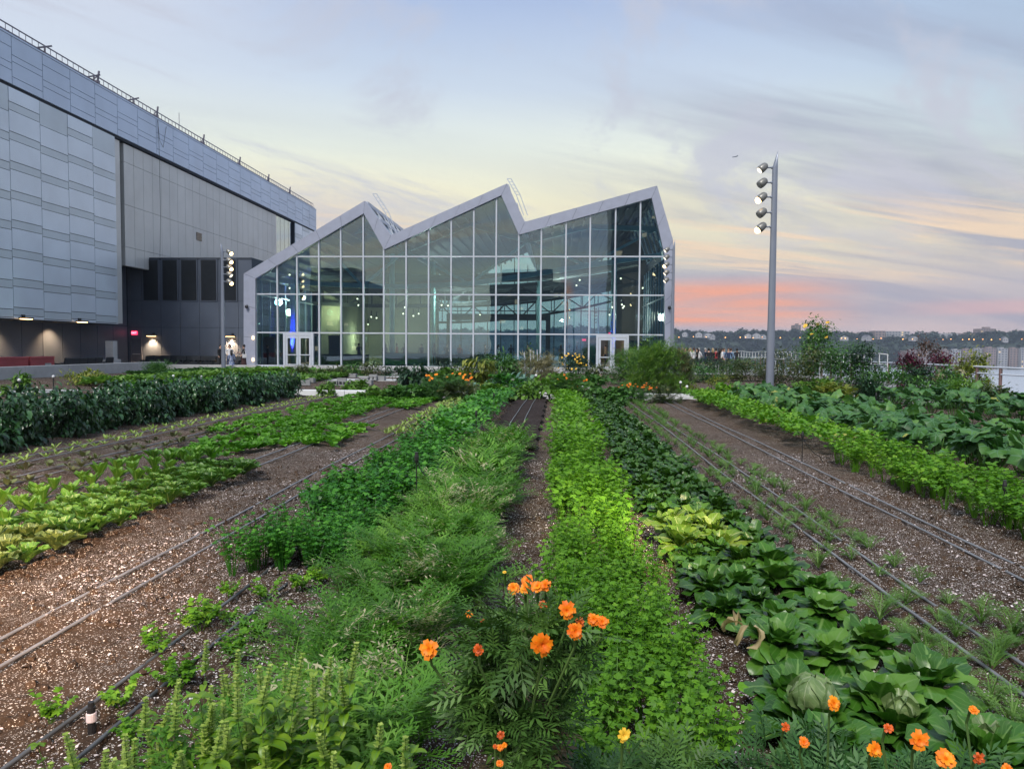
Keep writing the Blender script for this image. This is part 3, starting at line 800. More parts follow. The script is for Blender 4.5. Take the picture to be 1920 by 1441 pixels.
for c in range(len(MX)-1):
    for r in range(4):
        P = column_poly(MX[c], MX[c+1])
        P = clip(P, 1, TZ[r], True); 
        if P and TZ[r+1] < 90: P = clip(P, 1, TZ[r+1], False)
        if len(P) < 3: continue
        parts = [P]
        if r == 0:
            for d0, d1 in doors:
                np_ = []
                for p_ in parts:
                    l = clip(p_, 0, d0, False) if min(v[0] for v in p_) < d0 else []
                    rr = clip(p_, 0, d1, True) if max(v[0] for v in p_) > d1 else []
                    if max(v[0] for v in p_) <= d0 or min(v[0] for v in p_) >= d1: np_.append(p_)
                    else: np_ += [z for z in (l, rr) if len(z) >= 3 and max(v[0] for v in z)-min(v[0] for v in z) > .05]
                parts = np_
        for p_ in parts:
            mb = MB(); mb.prism_y(p_, YF+.24, YF+.262); gpart(mb, 'glass_pane', M['glass'])
for i, x in enumerate(MX):
    zt_ = ztop(x, inner)+.1; z0 = .3
    for d0, d1 in doors:
        if d0+.05 < x < d1-.05: z0 = ZD
    mb = MB(); mb.box(x-.055, YF+.12, z0, x+.055, YF+.235, zt_); mb.box(x-.03, YF+.27, z0, x+.03, YF+.45, zt_); gpart(mb, 'mullion', M['mull'])
for z in TZ[1:4]:
    # the transom runs only where there is glass at that height
    segs = []; xsn = np.linspace(inner[1].x, inner[-2].x, 400); run = None
    for x in xsn:
        ok = ztop(x, inner) > z
        if ok and run is None: run = x
        if not ok and run is not None: segs.append((run, x)); run = None
    if run is not None: segs.append((run, xsn[-1]))
    for a, b in segs:
        mb = MB(); mb.box(a, YF+.135, z-.05, b, YF+.232, z+.05); gpart(mb, 'transom', M['mull'])
mb = MB(); mb.box(inner[0].x, YF+.1, .06, inner[-1].x, YF+.4, .3); gpart(mb, 'sill', M['mull'])
for (d0, d1) in doors:
    mid = (d0+d1)/2
    mb = MB(); mb.box(d0-.08, YF+.08, .07, d0+.08, YF+.3, ZD); mb.box(d1-.08, YF+.08, .07, d1+.08, YF+.3, ZD); mb.box(d0+.08, YF+.09, ZD-.22, d1-.08, YF+.3, ZD-.06)
    gpart(mb, 'door_frame', M['mull'])
    for a, b in ((d0+.1, mid-.012), (mid+.012, d1-.1)):
        mb = MB()
        mb.box(a, YF+.1, .1, a+.16, YF+.18, ZD-.24); mb.box(b-.16, YF+.1, .1, b, YF+.18, ZD-.24)
        mb.box(a+.16, YF+.1, .1, b-.16, YF+.18, .38); mb.box(a+.16, YF+.1, ZD-.42, b-.16, YF+.18, ZD-.24)
        d = gpart(mb, 'door', M['mull'])
        mb = MB(); mb.box(a+.17, YF+.13, .38, b-.17, YF+.15, ZD-.42); in_parent(mb.build('door_glass', M['glass2']), d)
        mb = MB(); mb.box(a+.1, YF+.0, 1.05, b-.1, YF+.06, 1.12); mb.box(a+.12, YF+.05, 1.05, a+.18, YF+.12, 1.12); in_parent(mb.build('push_bar', M['mull']), d)
# glazed side walls and rear wall
for x, s in ((inner[0].x-.1, 1), (inner[-1].x+.1, -1)):
    zt_ = inner[1].z if s > 0 else inner[-2].z
    mb = MB(); mb.box(x-.01, YF+.5, .3, x+.01, YB, zt_); gpart(mb, 'side_glass', M['glass3'])
    mb = MB(); y_ = YF+1.5
    while y_ < YB: mb.box(x-.07, y_, .06, x+.07, y_+.1, zt_); y_ += 1.7
    for z in TZ[1:3]: mb.box(x-.06, YF+.5, z-.05, x+.06, YB, z+.05)
    gpart(mb, 'side_mullions', M['mull'])
mb = MB()
P = [(v.x, v.z) for v in inner]; mb.poly([(x, YB, z) for x, z in P]); gpart(mb, 'rear_glass', M['glass2'])
mb = MB(); x = inner[0].x
while x < inner[-1].x: mb.box(x-.05, YB-.1, .06, x+.05, YB-.02, ztop(x, inner)); x += 1.62
for z in (3.4, 6.2, 9.0): mb.box(inner[0].x, YB-.12, z-.05, inner[-1].x, YB-.102, z+.05)
gpart(mb, 'rear_mullions', M['truss_dark'])
mb = MB(); mb.box(inner[0].x+.02, YF+.45, .055, inner[-1].x-.02, YB-.15, .26); gpart(mb, 'interior_floor', M['floor_in'])
# interior structure
def truss(Yt, top, bot, w, mat, name, dn=1):
    mb = MB()
    T = [fp(a, b, Yt) for a, b in top]; B = [fp(a, b, Yt) for a, b in bot]
    for S in (T, B):
        for a, b in zip(S[:-1], S[1:]): mb.bar(a, b, w, w*1.1)
    n = len(T)
    for i in range(n-1):
        if i % 2 == 0: mb.bar(B[i], T[i+1], w*.6, w*.6)
        else: mb.bar(T[i], B[i+1], w*.6, w*.6)
        if dn: mb.bar(B[i], T[i], w*.4, w*.4)
    gpart(mb, name, mat)
truss(60, [(490,500),(600,452),(680,430),(760,470),(880,420),(990,452),(1100,425),(1230,430)], [(490,522),(600,532),(680,536),(760,537),(880,532),(990,516),(1100,498),(1240,478)], .34, M['truss_pale'], 'roof_truss', 0)
def lin(x0, y0, x1, y1, n, sag=0): return [(x0+(x1-x0)*i/n, y0+(y1-y0)*i/n + sag*4*(i/n)*(1-i/n)) for i in range(n+1)]
truss(86, lin(800,574,1180,536,13,12), lin(800,604,1180,556,13,14), .22, M['truss_dark'], 'roof_truss')
truss(70, lin(560,538,1200,505,14,20), lin(560,566,1200,530,14,22), .30, M['truss_dark'], 'roof_truss')
mb = MB()
for yy_, z in ((66, 9.3), (74, 9.0), (82, 8.8)):
    mb.tube([(inner[0].x+1, yy_, z-1.2), (-10, yy_, z-1.6), (0, yy_, z-1.2), (inner[-1].x-1, yy_, z)], .42, 10)
gpart(mb, 'air_duct', M['ceiling'])
mb = MB()
a = fp(838, 594, 84); b = fp(1032, 594, 84); c = fp(1032, 626, 84)
mb.box(a.x, 83.7, a.z-.35, b.x, 84.2, a.z+.35); mb.box(b.x-.5, 83.69, .27, b.x, 84.21, a.z+.36); mb.box(a.x, 83.69, .27, a.x+.3, 84.21, a.z-.34)
gpart(mb, 'portal_frame', M['truss_dark'])
# walls inside: pale left core, brown right core
mb = MB(); a = fp(505, 600, 78).x; b = fp(820, 600, 78).x
mb.box(a, 78, .27, b, 79, 11.0); a2 = fp(600, 600, 70).x; b2 = fp(640, 600, 70).x
mb.box(a2, 70.2, .27, b2, 77.9, 8.4); a3 = fp(536, 600, 66).x; b3 = fp(560, 600, 66).x; mb.box(a3, 66.1, .27, b3, 77.95, 7.6)
gpart(mb, 'interior_wall', M['core'])
mb = MB(); a = fp(1166, 600, 72).x; b = fp(1238, 600, 72).x; mb.box(a, 72, .27, b, 79, 12.0); mb.box(fp(1095,600,80).x, 80, .27, fp(1140,600,80).x, 81, 2.9)
gpart(mb, 'interior_wall', M['corebrown'])
for px, yy_ in ((549,62),(735,62),(812,68),(1150,64),(1010,70)):
    q = fp(px, 600, yy_); mb = MB(); mb.tube([(q.x, yy_, .27), (q.x, yy_, 9.5)], .22, 12); gpart(mb, 'column', M['truss_pale'], smooth=True)
    if px in (549, 1150):
        spot((q.x, yy_-.55, .5), (q.x, yy_+.25, 9), 4200 if px == 549 else 900, 24, .5, (.04,.05,1.0), .1, 'blue_uplight')
# lamps and spotlights hanging inside
bulbs = [(543,515,60),(543,540,60),(670,560,62),(672,572,62),(696,594,64),(706,596,64),(759,576,66),(756,588,66),(775,592,66),(785,588,66),(828,572,66),(840,573,66),(893,526,62),(1087,525,66),(1081,535,66),(1164,522,60),(1166,571,62),(1170,574,62),(1148,576,62),(1143,590,62),(1168,577,62),(872,545,70),(930,560,72),(1205,540,62),(690,608,70),(900,590,80)]
mb0 = None
for i, (px, py, yy_) in enumerate(bulbs):
    q = fp(px, py, yy_); mb = MB(); mb.ball(tuple(q), .065, 0, 8, 5); mb.tube([q+Vector((0,0,.1)), q+Vector((0,.1,.55))], .05, 5, 1)
    o = mb.build('pendant_spotlight', [M['bulb'], M['black']]); in_parent(o, gh)
def pt(loc, e, col, r=.3, name='interior_light'):
    l = bpy.data.lights.new(name, 'POINT'); l.energy = e; l.color = col; l.shadow_soft_size = r
    o = bpy.data.objects.new(name, l); COL.objects.link(o); o.location = loc
q = fp(625, 600, 74); pt((fp(620,600,69).x, 68.9, 4.9), 420, (1,.80,.36))
q = fp(668, 650, 77); pt((-19.3, 74, 2.5), 420, (1,.82,.42)); mb = MB(); mb.box(-19.4,72.0,.27,-16.6,77.9,2.9) if False else None
pt((fp(860,560,70).x, 68, 6.3), 900, (1,.85,.62)); pt((fp(1060,560,68).x, 66, 6.0), 700, (1,.8,.6)); pt((fp(560,560,64).x, 63, 5.5), 500, (.9,.85,.6))
pt((fp(1200,560,66).x, 66, 4.5), 500, (1,.75,.5))
# rooftop ladders by the ridges
for (px, py, px2, py2) in ((699,363,722,398),(951,335,968,365)):
    a = fp(px, py, 59); b = fp(px2, py2, 59); mb = MB(); d = (b-a)
    for o_ in (-.0, .3):
        mb.tube([a+Vector((o_, 0, 0)), b+Vector((o_, 0, 0))], .035, 6)
    for k in range(6): mb.tube([a+d*k/5, a+d*k/5+Vector((.3,0,0))], .025, 5)
    mb.tube([b, b+Vector((.6,0,-1.6))], .035, 6); mb.tube([b+Vector((.3,0,0)), b+Vector((.9,0,-1.6))], .035, 6)
    gpart(mb, 'roof_ladder', M['mull'])
for px, py in ((463,575),(1255,577)):
    q = fp(px, py, YF-.1); mb = MB(); mb.ball((q.x, YF-.18, q.z), .13, 0, 10, 8); mb.box(q.x-.06, YF-.12, q.z-.06, q.x+.06, YF-.02, q.z+.14); gpart(mb, 'security_camera', M['black'])
for px, py in ((474,633),(474,674)):
    q = fp(px, py, YF-.1); mb = MB(); mb.box(q.x-.05, YF-.12, q.z-.12, q.x+.05, YF-.022, q.z+.12); gpart(mb, 'marker_light', M['bulb'])
M['redglow'] = M['exitred']
for px, py, yy_ in ((517,618,64),(1095,637,79),(1145,625,71)):
    q = fp(px, py, yy_); mb = MB(); mb.box(q.x-.2, yy_, q.z-.1, q.x+.2, yy_+.06, q.z+.1); e_ = gpart(mb, 'interior_exit_sign', M['exitred'])

# towers of the city behind the viewer, seen mirrored in the glass
M['tower'] = pbr('tower_dark_glass', (.05,.06,.08), .35, var=.2, vscale=.05)
for (x0, x1, y0, z1, lab) in ((24, 50, -230, 128, 'dark glass tower behind the viewer mirrored in the right gable'), (-40, 5, -330, 40, 'broad dark block behind the viewer mirrored in the middle panes'), (-150, -95, -260, 34, 'low dark block behind the viewer mirrored in the left panes')):
    t_ = empty('office_tower', ((x0+x1)/2, y0, -28), label=lab, cat='tower')
    mb = MB(); mb.box(x0, y0-30, -28.3, x1, y0, z1); mb.box(x0+6, y0-24, z1, x1-8, y0-6, z1+8); in_parent(mb.build('wall', M['tower']), t_)
    mb = MB(); g_ = random.Random(int(x0))
    for zz in range(-8, int(z1)-4, 4):
        for xx in range(int(x0)+2, int(x1)-2, 4):
            if g_.random() < .05: mb.box(xx, y0+.02, zz, xx+2.2, y0+.1, zz+1.8)
    wn = in_parent(mb.build('lit_window', emis('tower_window_glow', (1,.75,.45), .8)), t_); wn['kind'] = 'stuff'
# ================================================================ drip tubes
def drip(x, y0, y1, mat, label, r=.0105, amp=.022):
    g = random.Random(int(x*100)); pts = []; y = y0; ph = g.uniform(0, 6)
    while y < y1:
        xx = x + amp*math.sin(y*.55+ph) + amp*.35*math.sin(y*1.3+ph*2) + g.gauss(0, .0012)
        zz = .088 if -1.1 < x < -.6 else .045
        pts.append((xx, y, zz)); y += .12 if y < 8 else .3
    mb = MB(); mb.tube(pts, r, 6); o = mb.build('drip_tube', M[mat], smooth=True); tag(o, label, 'drip tube', 'drip tubes on the beds')
for a in ((-3.22,1.2,25.8,'tubegrey','grey drip tube, left of the pair on the path beside the dark celery'),
          (-2.95,1.2,25.8,'tubegrey','grey drip tube, right of the pair on the path beside the dark celery'),
          (-2.2,1.2,6.2,'rubber','black drip tube, left one of the pair among the young celery plants'),
          (-1.93,1.2,6.0,'rubber','black drip tube, right one of the pair among the young celery plants'),
          (-1.0,15.5,25.8,'tubegrey','pale drip tube, left one on the black compost bed'),
          (-.72,15.5,25.8,'tubegrey','pale drip tube, right one on the black compost bed'),
          (2.31,1.2,25.8,'tubegrey','grey drip tube, left one of the pair among the carrot seedlings'),
          (2.57,1.2,25.8,'tubegrey','grey drip tube, right one of the pair among the carrot seedlings'),
          (3.48,1.2,25.8,'tubegrey','grey drip tube, left one of the pair on the bare right path'),
          (3.70,1.2,25.8,'tubegrey','grey drip tube, right one of the pair on the bare right path'),
          (-4.25,9.7,25.8,'tubegrey','grey drip tube, right one of the pair behind the romaine row'),
          (-4.54,9.7,25.8,'tubegrey','grey drip tube, left one of the pair behind the romaine row'),
          (-5.35,4.5,11,'rubber','black drip tube, right one of the pair among the cos lettuces'),
          (-5.65,4.5,11,'rubber','black drip tube, left one of the pair among the cos lettuces'),
          (-6.63,6,16,'tubegrey','grey drip tube, right one of the pair among bronze seedlings'),
          (-6.92,6,16,'tubegrey','grey drip tube, left one of the pair among bronze seedlings'),
          (-7.68,6,25.8,'tubegrey','grey drip tube, right one of the pair along the lime seedlings'),
          (-8.08,6,25.8,'tubegrey','grey drip tube, left one of the pair along the lime seedlings')):
    drip(*a)
# ================================================================ light poles
def light_pole(base, z0, ztop_, side, ys, Yp, lit, label, w=.17):
    t = empty('light_pole', (base.x, base.y, z0), label=label, cat='lamp pole', group='tall slant topped lamp poles')
    H = ztop_-z0; mb = MB(); n = 14; b0 = 0
    levels = [0, .25, .5, .75, .93]
    for k in levels:
        r = w*(1-.38*k)
        for i in range(n):
            a = 2*math.pi*i/n; mb.v.append((r*math.cos(a), r*.75*math.sin(a), H*k))
    r = w*(1-.40)
    for i in range(n):       # slanting cut at the head
        a = 2*math.pi*i/n; mb.v.append((r*math.cos(a), r*.75*math.sin(a), H*(.965+.035*(-side)*math.cos(a))))
    for k in range(len(levels)):
        for i in range(n): mb.f.append([k*n+i, k*n+(i+1)%n, (k+1)*n+(i+1)%n, (k+1)*n+i]); mb.m.append(0)
    mb.f.append([len(levels)*n+i for i in range(n)]); mb.m.append(0)
    mb.build('pole', M['pole'], t, smooth=True)
    mb = MB(); mb.tube([(0,0,0),(0,0,.04)], w*1.7, 14); mb.build('base_plate', M['steel'], t)
    for i, py in enumerate(ys):
        z = (fp(base_px[0], py, Yp).z if Yp else py) - z0
        hx = side*.44
        mb = MB(); mb.tube([(side*.08,0,z-.03),(side*.25,0,z-.03),(hx*.82,0,z-.02)], .03, 8); mb.ball((side*.12,0,z-.03), .055); mb.build('arm', M['pole'], t, smooth=True)
        d = Vector((side*.72, -.12, -.62)).normalized(); c = Vector((hx, 0, z)) ; a0 = c - d*.17; 
        mb = MB(); mb.tube([a0, a0+d*.04, a0+d*.12, a0+d*.30, a0+d*.40], [.05,.11,.15,.165,.15], 14); h = mb.build('lamp_head', pbr('lamp_head_grey', (.22,.22,.21), .4, metal=.4) if 'lampg' not in M else M['lampg'], t, smooth=True)
        mb = MB(); e = a0+d*.402; mb.tube([e, e+d*.006], [.135,.13], 14); on = lit[i]
        if on == 2: mb.ball(tuple(e+d*.02), .13, 0, 10, 6)
        mb.build('lens', M['lampwhite'] if on == 2 else (M['lampdim'] if on == 1 else M['steel']), h)
    return t
M['lampg'] = pbr('lamp_head_grey', (.22,.22,.21), .4, metal=.4)
M['lampdim'] = emis('lamp_lens_dim', (1,.9,.72), 1.6)
base_px = (1443, 700); q = fp(1443, 735, 30.6); pole1 = light_pole(Vector((q.x, 30.6, 0)), 0, fp(1446, 283, 30.6).z, -1, (313,341,368,397,424), 30.6, (1,0,2,0,2), 'big grey lamp pole with five heads standing in the garden against the sunset')
base_px = (418, 600); q = fp(418, 600, 49.2); pole2 = light_pole(Vector((q.x, 49.2, 0)), 0, fp(418, 455, 49.2).z, 1, (471,487,500,513,527), 49.2, (2,2,2,1,2), 'lamp pole with glaring heads before the dark terrace wall at the left', .15)
base_px = (1261, 600); q = fp(1261, 600, 53.5); pole3 = light_pole(Vector((q.x, 53.5, 0)), 0, fp(1261, 448, 53.5).z, -1, (467,481,495,510,524), 53.5, (1,1,2,1,1), 'lamp pole with lit heads close to the right corner of the pavilion', .14)
base_px = (1120, 600)
for (px, Yp, lab) in ((1122, 138, 'far lamp pole seen through the pavilion glass, the right one'), (1107, 146, 'far lamp pole seen through the pavilion glass, the left one')):
    q = fp(px, 600, Yp); light_pole(Vector((q.x, Yp, 0)), 0, 9.6, -1, (8.9,8.3,7.7,7.1,6.5), None, (1,0,1,0,1), lab, .17)
P4 = Vector((2.6, -6.5, 0)); light_pole(P4, 0, 9.9, -1, (9.2,8.6,8.0,7.4,6.8), None, (1,1,2,1,2), 'lamp pole behind the viewer that lights the near beds')
spot((2.1,-6.0,7.7), (.75, 7.3, 0), 20000, 8.5, 1.0, (1,.80,.42), .12)
spot((2.1,-6.0,6.4), (-4.6, 5.1, 0), 26000, 19, 1.0, (1,.66,.42), .12)
spot((pole1.location.x-.6, 30.0, 6.4), (-4.0, 12, 0), 300, 40, 1, (1,.85,.6), .12)
q = fp(432, 527, 49.2); spot((q.x+.1, 49.1, 5.9), (q.x+2, 56.9, 4.5), 260, 90, 1, (1,.72,.4), .15)
# ================================================================ sprinklers, stakes, blocks
def sprinkler(px, py, z, Yd, label, hose=1, col='black'):
    q = fp(px, py, Yd); t = empty('sprinkler', (q.x, q.y, 0), label=label, cat='sprinkler'); h = q.z
    mb = MB(); mb.tube([(0,0,0),(0,0,h-.06)], .006, 6); mb.build('stake', M['black'], t)
    mb = MB(); mb.tube([(0,0,h-.08),(0,0,h-.05),(0,0,h-.02),(0,0,h+.02),(0,0,h+.025)], [.014,.022,.022,.014,.018], 8); mb.build('nozzle', M['black'], t)
    if hose: mb = MB(); mb.tube([(0,0,h-.05),(.05,0,h-.16),(.16,.02,h-.28),(.28,.03,h-.36),(.33,.03,.02)], .005, 5); mb.build('hose', M['black'], t)
sprinkler(781, 852, 0, 7.0, 'black sprinkler on a stake rising between the dark celery and carrots, the nearest one')
sprinkler(893, 772, 0, 12.5, 'black sprinkler on a stake in the dark celery bed halfway back')
sprinkler(926, 738, 0, 18, 'black sprinkler on a stake at the far end of the dark celery bed', 0)
sprinkler(1884, 905, 0, 7.6, 'black sprinkler on a stake over the celery at the right edge')
sprinkler(1505, 812, 0, 11.6, 'thin black sprinkler stake over the yellowing celery bed', 1)
sprinkler(1643, 738, 0, 17, 'black sprinkler stake over the squash patch', 0)
q = gp(172, 1375, .02); t = empty('sprinkler_riser', (q.x, q.y, 0), label='white and black capped plastic riser standing in the mulch at the front left', cat='riser'); t.scale = (.85,.85,.85)
mb = MB(); mb.tube([(0,0,0),(0,0,.09)], .020, 10); mb.build('stand', M['black'], t)
mb = MB(); mb.tube([(0,0,.091),(0,0,.095),(0,0,.135),(0,0,.139)], [.024,.026,.026,.024], 14); mb.build('white_sleeve', pbr('pinkish_white_plastic', (.78,.66,.68), .5), t, smooth=False)
mb = MB(); mb.tube([(0,0,.14),(0,0,.17),(0,0,.171),(0,0,.195)], [.021,.021,.016,.015], 12); mb.build('black_cap', M['black'], t)
for i, (px, py, Yd) in enumerate(((36,714,22),(1092,727,27.5),(1104,728,27.5),(375,712,24),(378,708,26),(1276,718,27),(1288,726,27),(793,714,30),(1490,735,27.5),(100,707,26),(325,706,28),(390,718,24),(962,732,27.2),(1005,705,28))):
    q = fp(px, py, Yd); t = empty('stake_light', (q.x, q.y, 0), label='thin dark stake with a small white knob on top standing among the beds', cat='stake', group='small knobbed stakes')
    mb = MB(); mb.tube([(0,0,0),(0,0,q.z)], .02, 6); mb.build('stake', M['black'], t)
    mb = MB(); mb.ball((0,0,q.z+.03), .05); mb.build('knob', M['white'], t)
for i, (px, py) in enumerate(((983,660),(994,655),(1000,658),(1007,655),(1013,662),(1019,665))):
    q = fp(px, py, 30.5); mb = MB(); mb.tube([(q.x+.1,30.5,0),(q.x,30.5,q.z)], .03, 6); tag(mb.build('garden_stake', M['pole'], smooth=True), 'slender grey stake in the bundle standing in the straw coloured bush', 'stake', 'stakes in the straw bush')
# grey building blocks
blkm = pbr('grey_concrete_block', (.26,.27,.28), .85, bump=.3)
def block_mesh():
    mb = MB(); mb.box(-.2,-.1,0,.2,-.06,.2); mb.box(-.2,.06,0,.2,.1,.2)
    for x in (-.2,-.02,.16): mb.box(x,-.06,0,x+.04,.06,.2)
    o = mb.build('grey_block', blkm, bevel=.004); return o
bl_ = [(560,715),(582,716),(641,716),(655,723),(675,718),(683,714),(640,722),(700,708),(715,712),(700,712),(662,706),(742,704),(626,722),(572,721),(690,720)]
for i, (px, py) in enumerate(bl_):
    q = gp(px, py+2); o = block_mesh() if i == 0 else blk.copy()
    if i == 0: blk = o
    else: COL.objects.link(o)
    o.location = (q.x, q.y, .02); o.rotation_euler = (R_(90) if i % 3 == 0 else 0, 0, random.uniform(-.3, .3)); o.scale = (1.1,)*3
    if i % 3 == 0: o.location.z = .15
    tag(o, 'grey hollow concrete block lying on the pale sheets left of the marigold clump', 'concrete block', 'concrete blocks')
for i, (px, py, w_, d_) in enumerate(((660,712,5.0,2.2),(720,706,3.6,2.0),(20,735,3.2,1.3),(90,733,2.2,1.1))):
    q = gp(px, py); mb = MB(); mb.box(q.x-w_/2, q.y-d_/2, 0.002, q.x+w_/2, q.y+d_/2, .03); tag(mb.build('cover_sheet', M['conc']), ['pale cover sheet under the concrete blocks','pale cover sheet near the facade with blocks on it','pale flat cover at the left edge behind the hedge','small pale cover behind the hedge beside the left one'][i], 'cover sheet')
# ================================================================ people
def skinned(segs, name, sub=1):
    """segs: list of (joint index parent, position, radius, material)"""
    me = bpy.data.meshes.new(name+'_bones'); V = [s[1] for s in segs]; E = [(s[0], i) for i, s in enumerate(segs) if s[0] is not None]
    me.from_pydata(V, E, []); o = bpy.data.objects.new(name, me); COL.objects.link(o)
    o.modifiers.new('skin', 'SKIN')
    for i, s in enumerate(segs):
        sv = me.skin_vertices[0].data[i]; rr = s[2]; sv.radius = rr if isinstance(rr, tuple) else (rr, rr); sv.use_root = (i == 0)
    md = o.modifiers.new('s', 'SUBSURF'); md.levels = sub; md.render_levels = sub
    dg = bpy.context.evaluated_depsgraph_get(); dg.update(); m2 = bpy.data.meshes.new_from_object(o.evaluated_get(dg))
    bpy.data.objects.remove(o); m2.name = name
    while len(m2.materials) < 4: m2.materials.append(None)
    mids = []
    for p in m2.polygons:
        c = p.center; best = (9e9, 0)
        for i, s in enumerate(segs):
            if s[0] is None: continue
            a = Vector(segs[s[0]][1]); b = Vector(s[1]); ab = b-a; t = max(0, min(1, (c-a).dot(ab)/max(1e-9, ab.length_squared))); dd = (c-(a+ab*t)).length
            if dd < best[0]: best = (dd, s[3])
        mids.append(best[1])
    m2.polygons.foreach_set('material_index', mids); m2.polygons.foreach_set('use_smooth', [True]*len(mids)); m2['n'] = 1
    return m2
def body(pose='stand', female=False, sleeve=1):
    sh = .17 if female else .20; S_ = 0
    def P(x,y,z): return (x,y,z)
    seg = [(None,(0,0,.95),(.15,.11),2),(0,(0,0,1.12),(.125,.095),1),(1,(0,.0,1.32),(.155,.10),1),(2,(0,.0,1.44),(.10,.07),1),(3,(0,0,1.52),(.052,.055),0),(4,(0,-.012,1.60),(.072,.085),0),(5,(0,-.01,1.69),(.075,.09),0),(6,(0,0,1.745),(.04,.05),0)]
    arms = {'stand':(((.04,-.02,1.16),(.03,-.10,.95)),((-.04,-.02,1.16),(-.03,-.10,.95))),
            'drink':(((.05,-.05,1.15),(-.06,-.27,1.25)),((-.05,0,1.16),(-.03,-.08,.93))),
            'cross':(((.04,-.08,1.15),(-.14,-.24,1.16)),((-.04,-.08,1.15),(.12,-.26,1.12))),
            'talk':(((.07,-.12,1.15),(.06,-.38,1.24)),((-.05,-.02,1.15),(-.10,-.22,1.02))),
            'walk':(((.03,.12,1.17),(.05,.10,.95)),((-.03,-.10,1.17),(-.03,-.26,1.02))),
            'sit':(((.05,-.05,1.15),(.03,-.27,1.0)),((-.05,-.05,1.15),(-.03,-.27,1.0)))}[pose]
    for s, (el, ha) in zip((1,-1), arms):
        b = len(seg); seg.append((3,(s*sh,0,1.40),(.058,.058),1)); seg.append((b,(s*(sh+.05)+el[0]*s*0, el[1], el[2]),(.042,.042),1 if sleeve else 0))
        hx = s*(sh+.04)+ha[0]; seg.append((b+1,(hx, ha[1], ha[2]),(.028,.026),1 if sleeve == 2 else 0)); seg.append((b+2,(hx-.01*s, ha[1]-.035, ha[2]-.05),(.038,.020),0)); seg.append((b+3,(hx-.015*s, ha[1]-.05, ha[2]-.12),(.026,.013),0))
    for s in (1,-1):
        b = len(seg); sy = {'walk': .16*s, 'stand': 0.02*s}.get(pose, .02*s)
        if pose == 'sit':
            seg.append((0,(s*.10,-.05,.88),(.09,.09),2)); seg.append((b,(s*.12,-.42,.86),(.062,.062),2)); seg.append((b+1,(s*.12,-.44,.50),(.040,.042),2)); seg.append((b+2,(s*.12,-.46,.42),(.035,.045),3)); seg.append((b+3,(s*.12,-.60,.42),(.035,.02),3))
        else:
            seg.append((0,(s*.095,0,.84),(.088,.09),2)); seg.append((b,(s*.105,-sy*.5,.48),(.058,.060),2)); seg.append((b+1,(s*.11,sy,.10),(.038,.042),2)); seg.append((b+2,(s*.11,sy+.01,.045),(.038,.045),3)); seg.append((b+3,(s*.12,sy-.15,.03),(.036,.022),3))
    return skinned(seg, 'person_body')
bodies = {(p, f): body(p, f, 1 if p in ('talk','drink') else 2) for p, f in (('stand',False),('drink',False),('cross',False),('talk',False),('walk',False),('stand',True),('drink',True),('talk',True),('cross',True),('sit',True),('walk',True))}
skinm = [pbr('skin_tone', c, .55, var=.03) for c in ((.50,.30,.22),(.38,.22,.15),(.16,.085,.055))]
hairm = [pbr('hair', c, .5) for c in ((.012,.009,.008),(.06,.03,.015),(.30,.22,.12),(.35,.34,.33))]
cloth = {k: pbr('cloth_'+k, c, .85) for k, c in dict(black=(.015,.015,.018), white=(.68,.68,.70), navy=(.02,.035,.09), grey=(.2,.2,.22), blue=(.18,.28,.42), tan=(.34,.26,.18), orange=(.50,.12,.05), brown=(.07,.03,.03), red=(.3,.03,.04)).items()}
bm_, nt_, out_ = new_mat('cloth_blue_pattern'); p_ = N(nt_, 'ShaderNodeBsdfPrincipled'); tc_ = N(nt_, 'ShaderNodeTexCoord'); L(nt_, mixc(nt_, math_n(nt_, 'GREATER_THAN', noise(nt_, tc_.outputs['Object'], 26, 2), .52), (.03,.08,.28), (.6,.66,.75)), p_.inputs['Base Color']); p_.inputs['Roughness'].default_value = .8; L(nt_, p_.outputs[0], out_.inputs[0]); cloth['pattern'] = bm_
